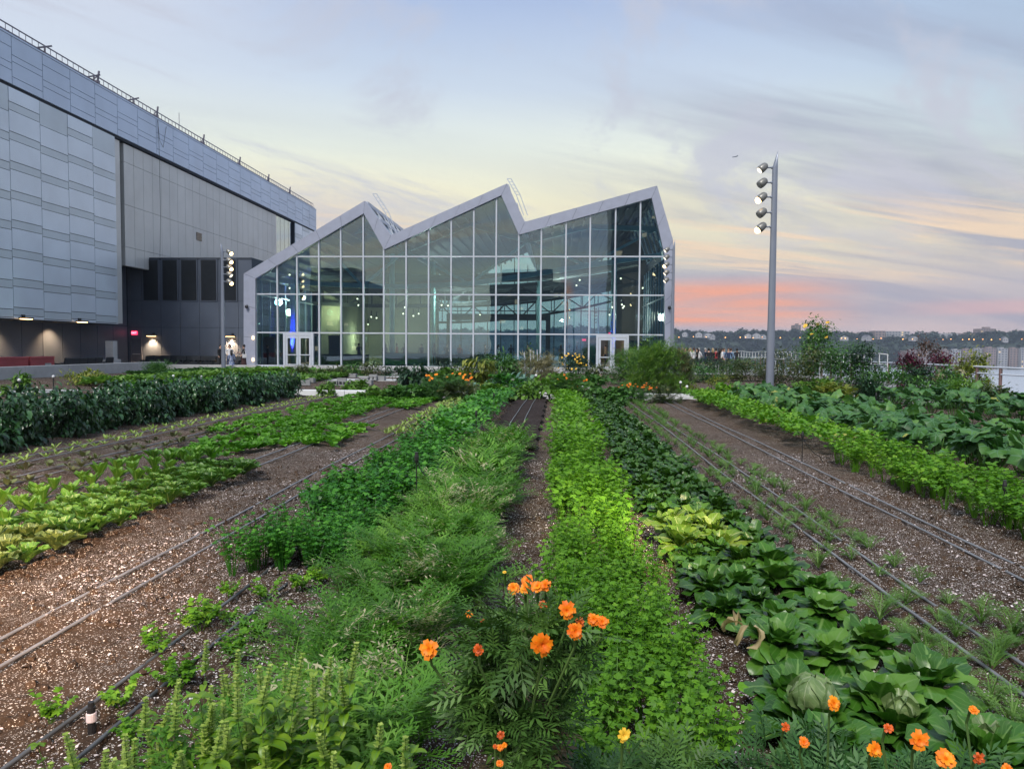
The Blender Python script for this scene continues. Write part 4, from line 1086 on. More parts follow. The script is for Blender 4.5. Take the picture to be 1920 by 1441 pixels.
def person(loc, rz, label, pose='stand', female=False, top='black', bottom='black', skin=0, hair=0, long_=False, skirt=None, group=None, bag=None, sc=1.0):
    me = bodies[(pose, female)].copy()
    for k_, m_ in enumerate((skinm[skin], cloth[top], cloth[bottom], cloth['black'])): me.materials[k_] = m_
    o = link(bpy.data.objects.new('person', me)); o.location = loc; o.rotation_euler = (0,0,rz); o.scale = (sc,)*3; tag(o, label, 'person', group)
    mb = MB(); mb.ball((0,.022,1.69), (.092,.10,.105), 0, 12, 8)
    if long_: mb.tube([(0,.05,1.72),(0,.085,1.62),(0,.10,1.5),(0,.10,1.38)], [.07,.09,.085,.05], 10)
    h = mb.build('hair', hairm[hair], o, smooth=True)
    if skirt:
        mb = MB(); n = 16; lv = ((.165,.12,1.02),(.19,.15,.85),(.20,.17,.6),(.24,.22,.14)) if pose != 'sit' else ((.17,.13,1.0),(.2,.18,.85),(.2,.28,.7),(.24,.3,.45))
        for a_, b_, z in lv:
            for i in range(n): t_ = 2*math.pi*i/n; k = 1+.05*math.cos(5*t_)*(1.1-z); mb.v.append((a_*k*math.cos(t_), b_*k*math.sin(t_)-(.1 if pose == 'sit' and z < .9 else 0), z))
        for l in range(len(lv)-1):
            for i in range(n): mb.f.append([l*n+i, l*n+(i+1)%n, (l+1)*n+(i+1)%n, (l+1)*n+i][::-1]); mb.m.append(0)
        mb.build('skirt', cloth[skirt], o, smooth=True)
    if bag:
        mb = MB(); mb.cbox((.25,.08,.98), (.09,.28,.26)); mb.tube([(.24,-.03,1.1),(.2,0,1.3),(.14,.02,1.46),(.2,.12,1.3),(.24,.18,1.1)], .012, 5); bg_ = mb.build('shoulder_bag', cloth[bag], bevel=.02); bg_.location = loc; bg_.rotation_euler = (0,0,rz); tag(bg_, 'pale shoulder bag hanging from the woman beside the left corner of the pavilion', 'bag')
    return o
yo = 51.4
person((fp(457,650,yo).x, yo, .05), R_(-75), 'woman in black top and long brown skirt gesturing beside the pavilion corner', 'talk', True, 'black','brown',0,0,False,'brown', bag='white')
person((fp(430,650,yo+.3).x, yo+.3, .05), R_(20), 'man in a white shirt facing the group left of the pavilion', 'cross', False, 'white','navy',0,1)
person((fp(413,650,yo+.5).x, yo+.5, .05), R_(70), 'person in black half hidden behind the left lamp pole', 'stand', False, 'black','black',0,0)
person((fp(434,650,yo-.3).x, yo-.3, -.33), R_(200), 'woman in a blue and white patterned dress seated with her back to the garden', 'sit', True, 'pattern','pattern',0,0,True,'pattern')
cr_ = [(1273,58.5,'drink',True,'brown','black',0,1,1,'woman in brown at the left end of the crowd beside the pavilion corner'),(1280,59,'talk',False,'red','black',0,2,0,'man in dark red top second from the left of the crowd'),(1285,56.5,'stand',True,'black','black',0,0,1,'woman with long black hair in black standing forward of the crowd'),(1290,58,'cross',False,'grey','navy',1,0,0,'man in grey behind the black haired woman'),(1295,59.5,'drink',True,'white','black',0,2,1,'blond woman in white in the left part of the crowd'),(1301,58,'stand',False,'white','black',0,1,0,'man in a white shirt in the left half of the crowd'),(1307,59,'talk',True,'black','black',0,0,1,'dark haired woman in black between two white tops'),(1311,60,'cross',False,'white','grey',0,3,0,'grey haired man in white near the middle of the crowd'),(1323,60,'stand',False,'navy','navy',0,3,0,'grey haired man in a navy suit in the middle of the crowd'),(1329,58.5,'drink',False,'black','black',0,0,0,'man in black suit right of the grey haired man'),(1336,58,'stand',True,'black','black',0,2,1,'blond woman in a black dress right of the middle of the crowd'),(1343,59,'talk',True,'red','black',1,0,0,'person in dark red right of the blond woman in black'),(1349,57.5,'cross',True,'black','black',1,0,1,'long haired woman in black facing a woman in white'),(1354,57,'drink',True,'white','white',0,0,1,'dark haired woman all in white with her back turned'),(1358,59.5,'stand',False,'blue','grey',0,1,0,'man in a light blue shirt behind the woman in white'),(1366,57,'walk',False,'navy','black',0,1,0,'man in a dark navy suit near the right end of the crowd'),(1371,59.5,'stand',False,'blue','navy',0,1,0,'man in pale blue behind the navy suited man'),(1382,61,'stand',False,'black','black',2,0,0,'person with big dark hair at the right end of the crowd')]
for i, (px, yy_, ps, fm, tp, bt, sk, hr, lg, lab) in enumerate(cr_):
    person((fp(px,650,yy_).x, yy_, .052), R_(random.Random(i).uniform(0,360)), lab, ps, fm, tp, bt, sk, hr, bool(lg), 'black' if (fm and i % 3 == 1) else None, group='crowd beside the pavilion')
inn = [(673,62,'talk',False,'navy','black','man in a dark suit in the warm lit doorway inside the pavilion'),(744,64,'stand',False,'orange','black','person in an orange jacket inside behind the left panes'),(722,64,'cross',True,'black','black','person in black beside the orange jacket'),(758,65,'talk',True,'brown','black','person in brown right of the orange jacket'),(790,66,'stand',False,'black','black','dark dressed guest behind the middle left panes'),(815,65,'drink',True,'tan','black','guest in tan behind the middle panes'),(838,68,'talk',False,'black','black','dark dressed guest behind the middle panes'),(862,66,'stand',True,'red','black','guest in dark red behind the middle panes'),(885,70,'cross',False,'grey','black','guest in grey behind the middle panes'),(910,67,'drink',False,'black','black','dark dressed guest right of the guest in grey'),(935,69,'stand',True,'white','black','guest in white behind the middle right panes'),(958,66,'talk',False,'black','navy','guest in black under the second valley'),(990,70,'stand',True,'brown','brown','guest in brown right of the second valley'),(1052,66,'drink',True,'tan','black','guest in tan behind the left of the right panes'),(1068,64,'cross',False,'white','black','guest in a white shirt left of the right door'),(1082,66,'stand',True,'grey','grey','guest in grey left of the right door'),(1096,65,'talk',False,'black','black','dark dressed guest next to the right door'),(1110,68,'stand',True,'white','tan','guest in white and tan behind the right door'),(1135,66,'stand',False,'tan','navy','guest in tan seen through the right door')]
for i, (px, yy_, ps, fm, tp, bt, lab) in enumerate(inn):
    person((fp(px,650,yy_).x, yy_, .265), R_(random.Random(i+50).uniform(0,360)), lab, ps, fm, tp, bt, i % 3, i % 2, fm, None, group='guests inside the pavilion')
# ================================================================ furniture
def lounge(name='lounge_chair'):
    t = empty(name, (0,0,0)); m_ = M['navy']
    mb = MB(); mb.box(-.36,-.32,.25,.36,.30,.42); mb.build('seat', m_, t, bevel=.03)
    mb = MB(); mb.cbox((0,.33,.62), (.74,.12,.55), 0, Matrix.Rotation(-.2, 3, 'X')); mb.build('backrest', m_, t, bevel=.03)
    for s in (-1,1):
        mb = MB(); mb.box(s*.40-.04,-.34,.30,s*.40+.04,.34,.58); mb.build('armrest', m_, t, bevel=.02)
        for yy_ in (-.28,.28): mb = MB(); mb.box(s*.33-.025,yy_-.025,0,s*.33+.025,yy_+.025,.25); mb.build('leg', m_, t)
    return t
lc = lounge(); first = True
for px, yy_, rz in ((277,55.6,0),(292,55.8,.1),(306,55.7,0),(321,55.9,-.1),(336,55.7,.05),(350,55.9,0),(364,55.7,.1),(378,55.8,0),(392,55.7,-.1),(405,55.8,0),(440,55.8,0),(448,55.9,.1)):
    q = fp(px, 650, yy_); lab = 'dark lounge chair in the long row at the foot of the dark wall'
    if first: c = lc; c.location = (q.x, yy_, .05); tag(c, lab, 'chair', 'dark lounge chairs along the terrace wall'); c['category'] = 'chair'; first = False
    else: c = dup(lc, (q.x, yy_, .05), rz, label=lab)
for px, sx in ((118,0),(131,0),(145,0),(160,0),(175,0),(196,0)):
    x_ = -29.6; yy_ = xp(px, 670, x_).y; dup(lc, (x_, yy_, .05), R_(-90), label='dark lounge chair in the row below the silver cladding')
for i, (a, b) in enumerate(((-18,53),(57,102))):
    X_ = -28.4; ya = xp(a, 670, X_).y; yb = xp(b, 670, X_).y
    t = empty('planter_box', (X_, (ya+yb)/2, .05), label=['long red metal planter cut by the left edge','long red metal planter with a grey hatch on its right end'][i], cat='planter')
    h = 1.02; L2 = (yb-ya)/2; mb = MB(); mb.box(-.6,-L2,0,0,L2,h-.12); mb.box(-.62,-L2-.01,h-.119,.02,L2+.01,h); mb.build('box', M['red'], t, bevel=.01)
    if i == 1: mb = MB(); mb.box(.003,L2-.8,.15,.02,L2-.3,.65); mb.build('hatch', M['steel'], t)
q = fp(209, 660, 48.6)
t = empty('concrete_post', (q.x, 48.6, .05), label='square pale concrete post on a wider base rising from the terrace wall', cat='post')
mb = MB(); mb.box(-.42,-.4,0,.42,.4,.72); mb.build('base', M['conc'], t, bevel=.01); mb = MB(); mb.box(-.27,-.25,.721,.27,.25,1.95); mb.build('shaft', M['conc'], t, bevel=.01)
mb = MB(); q2 = fp(213,634,56.9); mb.ball((q2.x,56.7,q2.z),.16,0,12,8); o = mb.build('globe_lamp', M['bulb'], smooth=True); tag(o, 'small round white wall lamp between the cladding corner and the exit sign', 'lamp')
# inside: counters, tables, coat rack
def counter(x0, x1, y, h, mat, label, cat_='counter'):
    t = empty('counter', ((x0+x1)/2, y, .265), label=label, cat=cat_); w2 = (x1-x0)/2
    mb = MB(); mb.box(-w2,-.3,0,w2,.3,h-.05); mb.build('front', M[mat], t); mb = MB(); mb.box(-w2-.05,-.35,h-.049,w2+.05,.35,h); mb.build('top', M['navy'], t)
counter(fp(718,650,59).x, fp(800,650,59).x, 59, 1.0, 'teal', 'dark teal counter behind the left middle panes')
counter(fp(1067,650,58.5).x, fp(1100,650,58.5).x, 58.5, .95, 'teal', 'teal counter behind the panes left of the right door')
counter(fp(1106,650,59.5).x, fp(1119,650,59.5).x, 59.5, 1.9, 'teal', 'tall teal cabinet beside the right door', 'cabinet')
counter(fp(1181,650,59).x, fp(1216,650,59).x, 59, 2.1, 'navy', 'tall dark screen behind the panes right of the right door', 'screen')
counter(fp(497,650,59).x, fp(517,650,59).x, 59, 2.2, 'navy', 'tall dark cabinet behind the leftmost panes', 'cabinet')
counter(fp(618,650,62).x, fp(638,650,62).x, 62, 2.4, 'navy', 'tall dark cabinet near the warm lit opening', 'cabinet')
counter(fp(820,650,62).x, fp(930,650,62).x, 62, .9, 'navy', 'long dark table behind the middle panes', 'table')
counter(fp(600,650,60).x, fp(690,650,60).x, 60, .85, 'navy', 'long dark barrier table in front of the warm lit opening', 'table')
# ================================================================ railing and white fence
XR_ = 16.8
t = empty('guard_railing', (XR_, 30, .05), label='grey two bar guard railing along the roof edge above the river', cat='railing')
mb = MB(); mb.tube([(0,-16,1.08),(0,36,1.08)], .035, 8); in_ = mb.build('top_bar', M['mull'], t, smooth=True)
mb = MB(); mb.tube([(0,-16,.82),(0,36,.82)], .03, 8); mb.build('lower_bar', M['mull'], t, smooth=True)
postm = pbr('rusty_rail_post', (.22,.14,.13), .5, metal=.3)
k = -15.0
while k < 36:
    mb = MB(); mb.box(-.05,k-.03,0,.05,k+.03,1.05); mb.build('post', postm, t); k += 1.6
t = empty('white_fence', (XR_-.5, 38, .05), label='white barrier fence with thin uprights behind the lamp pole', cat='fence')
mb = MB(); pts = []; k = 0
while k <= 34: pts.append((0, k, 1.50+.05*math.sin(k*.9))); k += 1
mb.tube(pts, .02, 6); mb.build('top_rail', M['white'], t, smooth=True)
mb = MB(); mb.tube([(0,0,1.0),(0,34,1.0)], .022, 6); mb.build('lower_rail', M['white'], t)
k = 0; j = 0
while k < 34:
    mb = MB(); mb.box(-.015,k-.015,0 if j % 5 == 0 else 1.0,.015,k+.015,1.5); mb.build('upright', M['white'], t); k += .95; j += 1
mb = MB(); mb.box(14.4, 6, .055, 17.88, 26.2, .075); mb.box(15.2, 26.8, -.2, 17.88, 50.1, .06); tag(mb.build('edge_walkway', M['deck']), kind='structure')
# ================================================================ far shore
M['housew'] = pbr('far_house_wall', (.33,.33,.35), .8, var=.1, vscale=.05); M['roofd'] = pbr('far_roof', (.10,.10,.12), .8); M['brick'] = pbr('far_brick', (.26,.20,.19), .85, var=.1, vscale=.05); M['farwin'] = pbr('far_window', (.05,.06,.09), .3); M['farlit'] = emis('far_window_lit', (1,.72,.38), 1.0)
M['streetlamp'] = emis('street_lamp_glow', (1.0,.42,.10), 5)
def hz(px): return 0
def house(px, py, Yd, w_, h_, rz, label):
    q = fp(px, py, Yd); t = empty('house', (q.x, Yd, q.z-h_), rz, label, 'house')
    mb = MB(); mb.box(-w_/2,-5,-1.5,w_/2,5,h_*.6); mb.prism_y([(-w_/2,h_*.6),(w_/2,h_*.6),(0,h_)], -5, 5); mb.build('wall', M['housew'], t)
    mb = MB()
    for s in (-1,1): mb.bar((s*(w_/2+.5),0,h_*.57),(0,0,h_+.15), 11.5, .4) if False else mb.poly([(s*(w_/2+.6),-5.4,h_*.56),(s*(w_/2+.6),5.4,h_*.56),(0,5.4,h_+.25),(0,-5.4,h_+.25)])
    mb.build('roof', M['roofd'], t)
    for k in (-1,1): mb = MB(); mb.box(k*w_*.22-.8,-5.15,h_*.2,k*w_*.22+.8,-5.02,h_*.42); mb.build('window', M['farwin'], t)
houses = [(1285,622,'white gabled house'),(1310,622,'white gabled house with steep roof'),(1326,624,'pinkish gabled house'),(1334,626,'small white house'),(1403,625,'pale gabled house'),(1418,624,'pale twin gabled house'),(1430,627,'low pale house'),(1532,626,'white house by the sunflower top'),(1583,629,'white house with lamps before it'),(1883,631,'white house near the right edge'),(1712,630,'low pale house in the trees'),(1625,628,'pale house left of the long block')]
for i, (a, b, lab) in enumerate(houses): house(a, b, 1380, 9+ (i % 3)*2.5, 7.5+(i % 2)*1.5, (i % 4)*.3-.4, lab + ' on the far cliff top, ' + ['leftmost','second from the left','third from the left','fourth from the left','left of the lamp pole','just left of the lamp pole','touching the lamp pole','right of the lamp pole','centre right','far right','mid right','mid'][i])
def block(px0, px1, py0, py1, Yd, mat, label, rows=5, step=5, lit=.06, cap=None, name='apartment_block'):
    a = fp(px0, py1, Yd); b = fp(px1, py0, Yd); t = empty(name, ((a.x+b.x)/2, Yd, a.z), label=label, cat='building'); w2 = abs(b.x-a.x)/2; h_ = b.z-a.z
    mb = MB(); mb.box(-w2,0,-12,w2,25,h_); 
    if cap: mb.box(-w2*.4,2,h_,w2*.3,12,h_+cap)
    mb.build('wall', M[mat], t); g = random.Random(int(px0)); mw = MB(); ml = MB(); n = max(2, int(2*w2/step))
    for r in range(rows):
        for k in range(n):
            x0 = -w2+2*w2*(k+.25)/n; z0 = h_*(r+.25)/rows
            (ml if g.random() < lit else mw).box(x0,-.25,z0,x0+w2/n,-.02,z0+h_/rows*.5)
    if mw.v: tag(mw.build('window', M['farwin'], t), kind='stuff')
    if ml.v: tag(ml.build('lit_window', M['farlit'], t), kind='stuff')
block(1491,1502,609,624,1420,'brick','slim dark tower rising above the far trees right of the lamp pole',4,4,0,3)
block(1640,1660,620,640,1400,'brick','brick end of the long block on the far cliff top',4,5,.1)
block(1661,1706,621,634,1404,'housew','long pale block on the far cliff top',3,5,.05)
block(1762,1797,625,641,1400,'housew','plain pale square building on the far cliff top',2,9,.02)
block(1800,1834,625,640,1410,'brick','grey brown block left of the far tall block',4,5,.12)
block(1838,1868,616,642,1400,'brick','tall stepped apartment block on the far cliff top',7,4,.05,3)
block(1868,1878,630,640,1402,'housew','low pale wing right of the tall stepped block',3,5,.1)
ap = [(1720,1742,655),(1744,1764,655),(1766,1782,656),(1784,1802,656),(1804,1824,655),(1826,1845,654),(1847,1868,652),(1870,1890,653),(1892,1912,653),(1914,1935,653),(1700,1718,657)]
nm = ['first from the left after the end one','second','third','fourth','fifth','sixth','seventh','eighth','ninth','last at the right edge','end one at the left']
for i, (a, b, c) in enumerate(ap): block(a, b, c, 689, 1258+(i % 3)*4, 'housew' if i % 2 else 'brick', 'riverside apartment block on the far shore, ' + nm[i], 8, 4, .05, 2)
lamps = [1273,1300,1324,1360,1388,1398,1412,1429,1463,1500,1515,1526,1578,1585,1607,1637,1652,1693,1711,1768,1783,1805,1817,1826,1843,1859,1875,1916]
me_p = MB(); me_p.tube([(0,0,-9),(0,0,0)], .15, 5); me_l = MB(); me_l.ball((0,0,.6), .85, 0, 8, 6)
lp0 = None
for i, px in enumerate(lamps):
    q = fp(px, 631.5 + (px-1270)*.0085 + random.Random(px).uniform(-1,1.5), 1362)
    if lp0 is None:
        lp0 = empty('street_lamp', tuple(q)); me_p.build('post', M['black'], lp0); me_l.build('lamp', M['streetlamp'], lp0); c = lp0
        tag(c, 'tiny orange street lamp glowing along the far cliff top', 'street lamp', 'street lamps on the far cliff')
    else: dup(lp0, tuple(q), 0, random.Random(px).choice((.7,.9,1.1)), 'tiny orange street lamp glowing along the far cliff top')
# low shoreline strip with small boats / piers
q = fp(1378, 294, 4000); t = empty('airplane', tuple(q), R_(70), 'tiny airliner crossing the sky left of the lamp pole', 'airplane'); t.rotation_euler = (0, R_(-12), R_(15))
mb = MB(); mb.tube([(-17,0,0),(-14,0,.3),(-8,0,0),(12,0,0),(17,0,.8)], [.4,1.8,2,2,.5], 10); mb.build('fuselage', M['darkpanel'], t, smooth=True)
mb = MB()
for s in (-1,1): mb.poly([(-4,s*1.5,-.3),(2,s*1.5,-.3),(8,s*17,1.6),(6,s*17,1.6)]); mb.poly([(12,s*.5,.8),(15,s*.5,.8),(17,s*6,1.2),(15.5,s*6,1.2)])
mb.build('wing', M['darkpanel'], t); mb = MB(); mb.poly([(11,0,1.5),(16,0,1),(18,0,7),(16,0,7)]); mb.build('tail_fin', M['darkpanel'], t)
# ================================================================ leaf materials
FM = {
 'celery':  foliage('celery_leaves', (.06,.17,.012), (.14,.34,.02), (.27,.48,.04), trans=.35, clump=1.2),
 'parsley': foliage('dark_celery_leaves', (.012,.065,.008), (.045,.20,.018), (.13,.38,.04), trans=.25, clump=1.2, rough=.42),
 'rcelery': foliage('right_celery_leaves', (.05,.15,.01), (.11,.29,.015), (.21,.40,.03), dry=(.36,.38,.08), dryf=.12, trans=.3, clump=.5),
 'carrot':  foliage('carrot_leaves', (.028,.10,.010), (.10,.27,.022), (.24,.44,.07), dry=(.50,.47,.29), dryf=.24, trans=.3, clump=1.1),
 'seedling':foliage('carrot_seedling_leaves', (.07,.17,.03), (.13,.27,.05), (.2,.35,.09), trans=.3),
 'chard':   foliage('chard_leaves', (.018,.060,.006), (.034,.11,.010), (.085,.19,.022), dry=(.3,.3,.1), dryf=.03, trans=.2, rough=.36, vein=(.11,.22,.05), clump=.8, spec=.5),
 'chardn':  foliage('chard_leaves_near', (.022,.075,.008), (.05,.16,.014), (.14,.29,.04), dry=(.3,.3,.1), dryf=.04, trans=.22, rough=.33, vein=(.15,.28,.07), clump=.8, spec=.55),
 'chardy':  foliage('chard_leaves_bright', (.05,.12,.012), (.12,.22,.02), (.25,.34,.05), trans=.3, rough=.4, vein=(.30,.36,.14), clump=.8),  # chard copy with the lamp light put into its brighter, yellower colour
 'wilt':    foliage('withered_chard_leaf', (.32,.25,.11), (.45,.36,.2), trans=.3),
 'cabbage': foliage('cabbage_leaves', (.10,.17,.06), (.19,.28,.10), (.30,.36,.16), trans=.15, rough=.45, vein=(.3,.36,.2)),
 'romaine': foliage('romaine_leaves', (.025,.085,.010), (.06,.17,.016), (.14,.29,.04), trans=.25, rough=.42, vein=(.30,.42,.14)),
 'romred':  foliage('romaine_tinged_leaves', (.05,.085,.02), (.11,.16,.035), (.19,.26,.07), trans=.25, rough=.42, vein=(.35,.42,.16)),
 'cos':     foliage('cos_leaves', (.04,.13,.010), (.09,.24,.018), (.16,.33,.035), trans=.3, rough=.42, vein=(.25,.4,.1)),
 'carpet':  foliage('salad_leaves', (.045,.15,.010), (.10,.29,.018), (.19,.42,.035), trans=.3),
 'lime':    foliage('lime_seedling_leaves', (.2,.32,.06), (.33,.46,.12), trans=.3),
 'redlet':  foliage('bronze_seedling_leaves', (.06,.05,.03), (.10,.11,.05), (.15,.2,.07), trans=.2),
 'pepper':  foliage('pepper_leaves', (.011,.040,.016), (.026,.090,.028), (.06,.16,.045), trans=.15, rough=.33, spec=.6, clump=1.5),
 'squash':  foliage('squash_leaves', (.018,.07,.018), (.05,.155,.030), (.13,.28,.055), dry=(.36,.38,.08), dryf=.13, trans=.25, rough=.5, vein=(.11,.24,.12), clump=.8),
 'mari':    foliage('marigold_leaves', (.038,.095,.018), (.085,.19,.035), (.17,.30,.06), trans=.18, clump=6),
 'mari2':   foliage('marigold_leaves_green', (.02,.07,.02), (.05,.14,.035), (.09,.2,.06), trans=.2, clump=4),
 'maridry': foliage('marigold_dry_leaves', (.06,.05,.025), (.13,.10,.05), (.2,.17,.09), trans=.1, clump=8),
 'petal':   foliage('marigold_petals', (.85,.16,.004), (.95,.27,.006), (1.0,.40,.01), trans=.25, clump=10),
 'petalred':foliage('marigold_wilted_petals', (.35,.05,.01), (.7,.12,.01), trans=.15, clump=10),
 'petalyel':foliage('yellow_petals', (.85,.48,.03), (.95,.62,.06), trans=.2, clump=10),
 'basil':   foliage('basil_leaves', (.08,.18,.010), (.19,.34,.018), (.33,.47,.05), trans=.35, rough=.38, vein=(.12,.27,.05), spec=.5, clump=4),
 'spike':   foliage('basil_flower_spikes', (.24,.36,.05), (.38,.50,.10), (.48,.56,.16), trans=.3, clump=8),
 'stem':    foliage('green_stems', (.06,.13,.03), (.12,.2,.05), trans=.1),
 'dark':    foliage('shrub_dark_leaves', (.010,.035,.018), (.024,.07,.032), (.05,.12,.05), trans=.2, clump=1.0),
 'mid':     foliage('shrub_mid_leaves', (.028,.095,.018), (.065,.18,.035), (.13,.28,.06), trans=.25, clump=1.0),
 'bright':  foliage('shrub_bright_leaves', (.05,.13,.015), (.11,.24,.03), (.19,.34,.06), trans=.3, clump=1.0),
 'olive':   foliage('shrub_olive_leaves', (.03,.06,.018), (.075,.11,.03), (.16,.18,.06), dry=(.3,.26,.12), dryf=.14, trans=.2, clump=.9),
 'feather': foliage('feathery_shrub_leaves', (.05,.14,.02), (.13,.26,.035), (.27,.40,.07), trans=.3, clump=.7),
 'blue':    foliage('blue_green_leaves', (.07,.16,.13), (.14,.27,.22), (.24,.38,.3), trans=.15, clump=1.0),
 'burg':    foliage('burgundy_leaves', (.045,.006,.020), (.10,.012,.035), (.17,.03,.055), trans=.25, clump=1.5),
 'burgbrn': foliage('brown_red_leaves', (.05,.03,.025), (.11,.06,.045), (.17,.1,.07), trans=.2, clump=1.5),
 'straw':   foliage('straw_leaves', (.16,.15,.07), (.30,.28,.16), (.42,.39,.26), trans=.2, clump=1.5),
 'yellow':  foliage('yellowing_leaves', (.10,.15,.02), (.22,.26,.04), (.36,.36,.07), trans=.3, clump=1.5),
}
sm = lambda t: math.sin(math.pi*min(1, t*.92+.04))**.6
broad = lambda t: (min(1, t*5)*.25 + .75*max(0, math.sin(math.pi*min(1, max(0, (t-.12)/.92))))**.55)*(1 if t < .97 else .5)

# ---------------------------------------------------------------- plant arrays
def fan(Ln, r=None, wide=.55):
    r = random.random() if r is None else r
    return [kite(Ln, Ln*wide, 0, (0,0,0), 0, .55, .12, r), kite(Ln*.78, Ln*.45, 0, (0,0,0), .75, .55, .15, r), kite(Ln*.78, Ln*.45, 0, (0,0,0), -.75, .55, .15, r)]
def celery(h=.42, n=15, lod=0, spread=.5, ls=.030):
    ps = []
    for i in range(n):
        az = random.uniform(0, 6.283); lean = random.uniform(.05, spread); hh = h*random.uniform(.6, 1.05); r = random.random()
        b = rotm(az); pts = [(0, .015, 0), (0, .015+lean*hh*.35, hh*.5), (0, .015+lean*hh, hh*.9)]
        if lod < 2: v = ribbon(pts, .006, .12); ps.append((v[0]@b.T, v[1], v[2], v[3]))
        nl = 9 if lod == 0 else (4 if lod == 1 else 2)
        for k in range(nl):
            t = 1.0 - .13*(k//2+ (k > 0)); base = np.array((0, .015+lean*hh*t, hh*.9*t + .02))
            yaw = (0 if k == 0 else (1 if k % 2 else -1)*random.uniform(.8, 1.4)); sz = ls*random.uniform(.8, 1.25)*(1, 1.6, 2.6)[lod]
            f = cat(fan(sz)) if lod < 2 else kite(sz, sz*.9, 0, r=random.random())
            f = xf(f, b @ rotm(yaw, random.uniform(-.35, .75), random.uniform(-.4, .4)), b @ base)
            ps.append(f)
    return cat(ps)
def carrot(h=.40, n=12, lod=0):
    ps = []
    for i in range(n):
        az = random.uniform(0, 6.283); a0 = random.uniform(.85, 1.5); Ln = h*random.uniform(.75, 1.25); bend = random.uniform(.5, 1.5)
        fr = []; y = z = 0; m = 10 if lod == 0 else 6; pts = [(0,0,0)]; r = random.random()
        for k in range(m+4):
            t = k/(m+3); a = a0 - bend*t*t; y += math.cos(a)*Ln/(m+4); z += math.sin(a)*Ln/(m+4); pts.append((0, y, z))
            if k < 3: continue
            w = Ln*.24*math.sin(math.pi*(.12+.85*(k-3)/(m+.5)))**.7
            for s in (-1, 1):
                R = rotm(s*-1.0, a*.35+random.uniform(-.2,.35))
                if lod == 0:
                    for q in range(4):
                        d = R @ np.array((0, w*(.25+.22*q), 0)) + np.array((0, y, z))
                        fr.append(kite(w*.38, w*.11, 0, (0,0,0), .7 if q % 2 else -.6, .5, r=r*.8+random.random()*.2)); v = fr.pop(); fr.append((v[0] @ R.T + d, v[1], v[2], v[3]))
                    v = kite(w*1.05, w*.06, r=r); fr.append((v[0] @ R.T + np.array((0,y,z)), v[1], v[2], v[3]))
                else:
                    v = kite(w*1.15, w*.26, r=random.random()); fr.append((v[0] @ R.T + np.array((0,y,z)), v[1], v[2], v[3]))
        if lod == 0: fr.append(ribbon(pts[::2], .006, .8))
        ps.append(xf(cat(fr), rotm(az)))
    return cat(ps)
def head(n=18, Ln=.3, W=.17, a_in=1.5, a_out=.35, bend=.9, nu=5, nv=2, wav=.05, cup=.35, up=.03, shape=None, core=0, twist=.12):
    ps = []
    for i in range(n):
        t = i/(n-1); az = i*2.39996 + random.uniform(-.3,.3); a0 = a_in + (a_out-a_in)*t + random.uniform(-.1,.1)
        s = (.6+.4*t)*random.uniform(.85,1.12)
        l = leaf(Ln*s, W*s, nu, nv, a0, bend*random.uniform(.6,1.3)*(.5+.5*t), cup*(random.uniform(.6,1.3) if twist < .2 else random.uniform(-1.8,2.2)), wav, shape or broad, random.random(), random.uniform(0,6), random.uniform(-twist,twist))
        ps.append(xf(l, rotm(az), (0,0,up+random.uniform(0,.05)*(twist > .2))))
        ps[-1] = (ps[-1][0] + np.array((-math.sin(az), math.cos(az), 0))*.015, *ps[-1][1:])
    if core:
        for k in range(9):
            l = leaf(core*2.0, core*1.7, 5, 2, .1, -2.3, .5, .02, broad, random.random(), k)
            ps.append(xf(l, rotm(k*2.4), (0,0,.05)))
    return cat(ps)
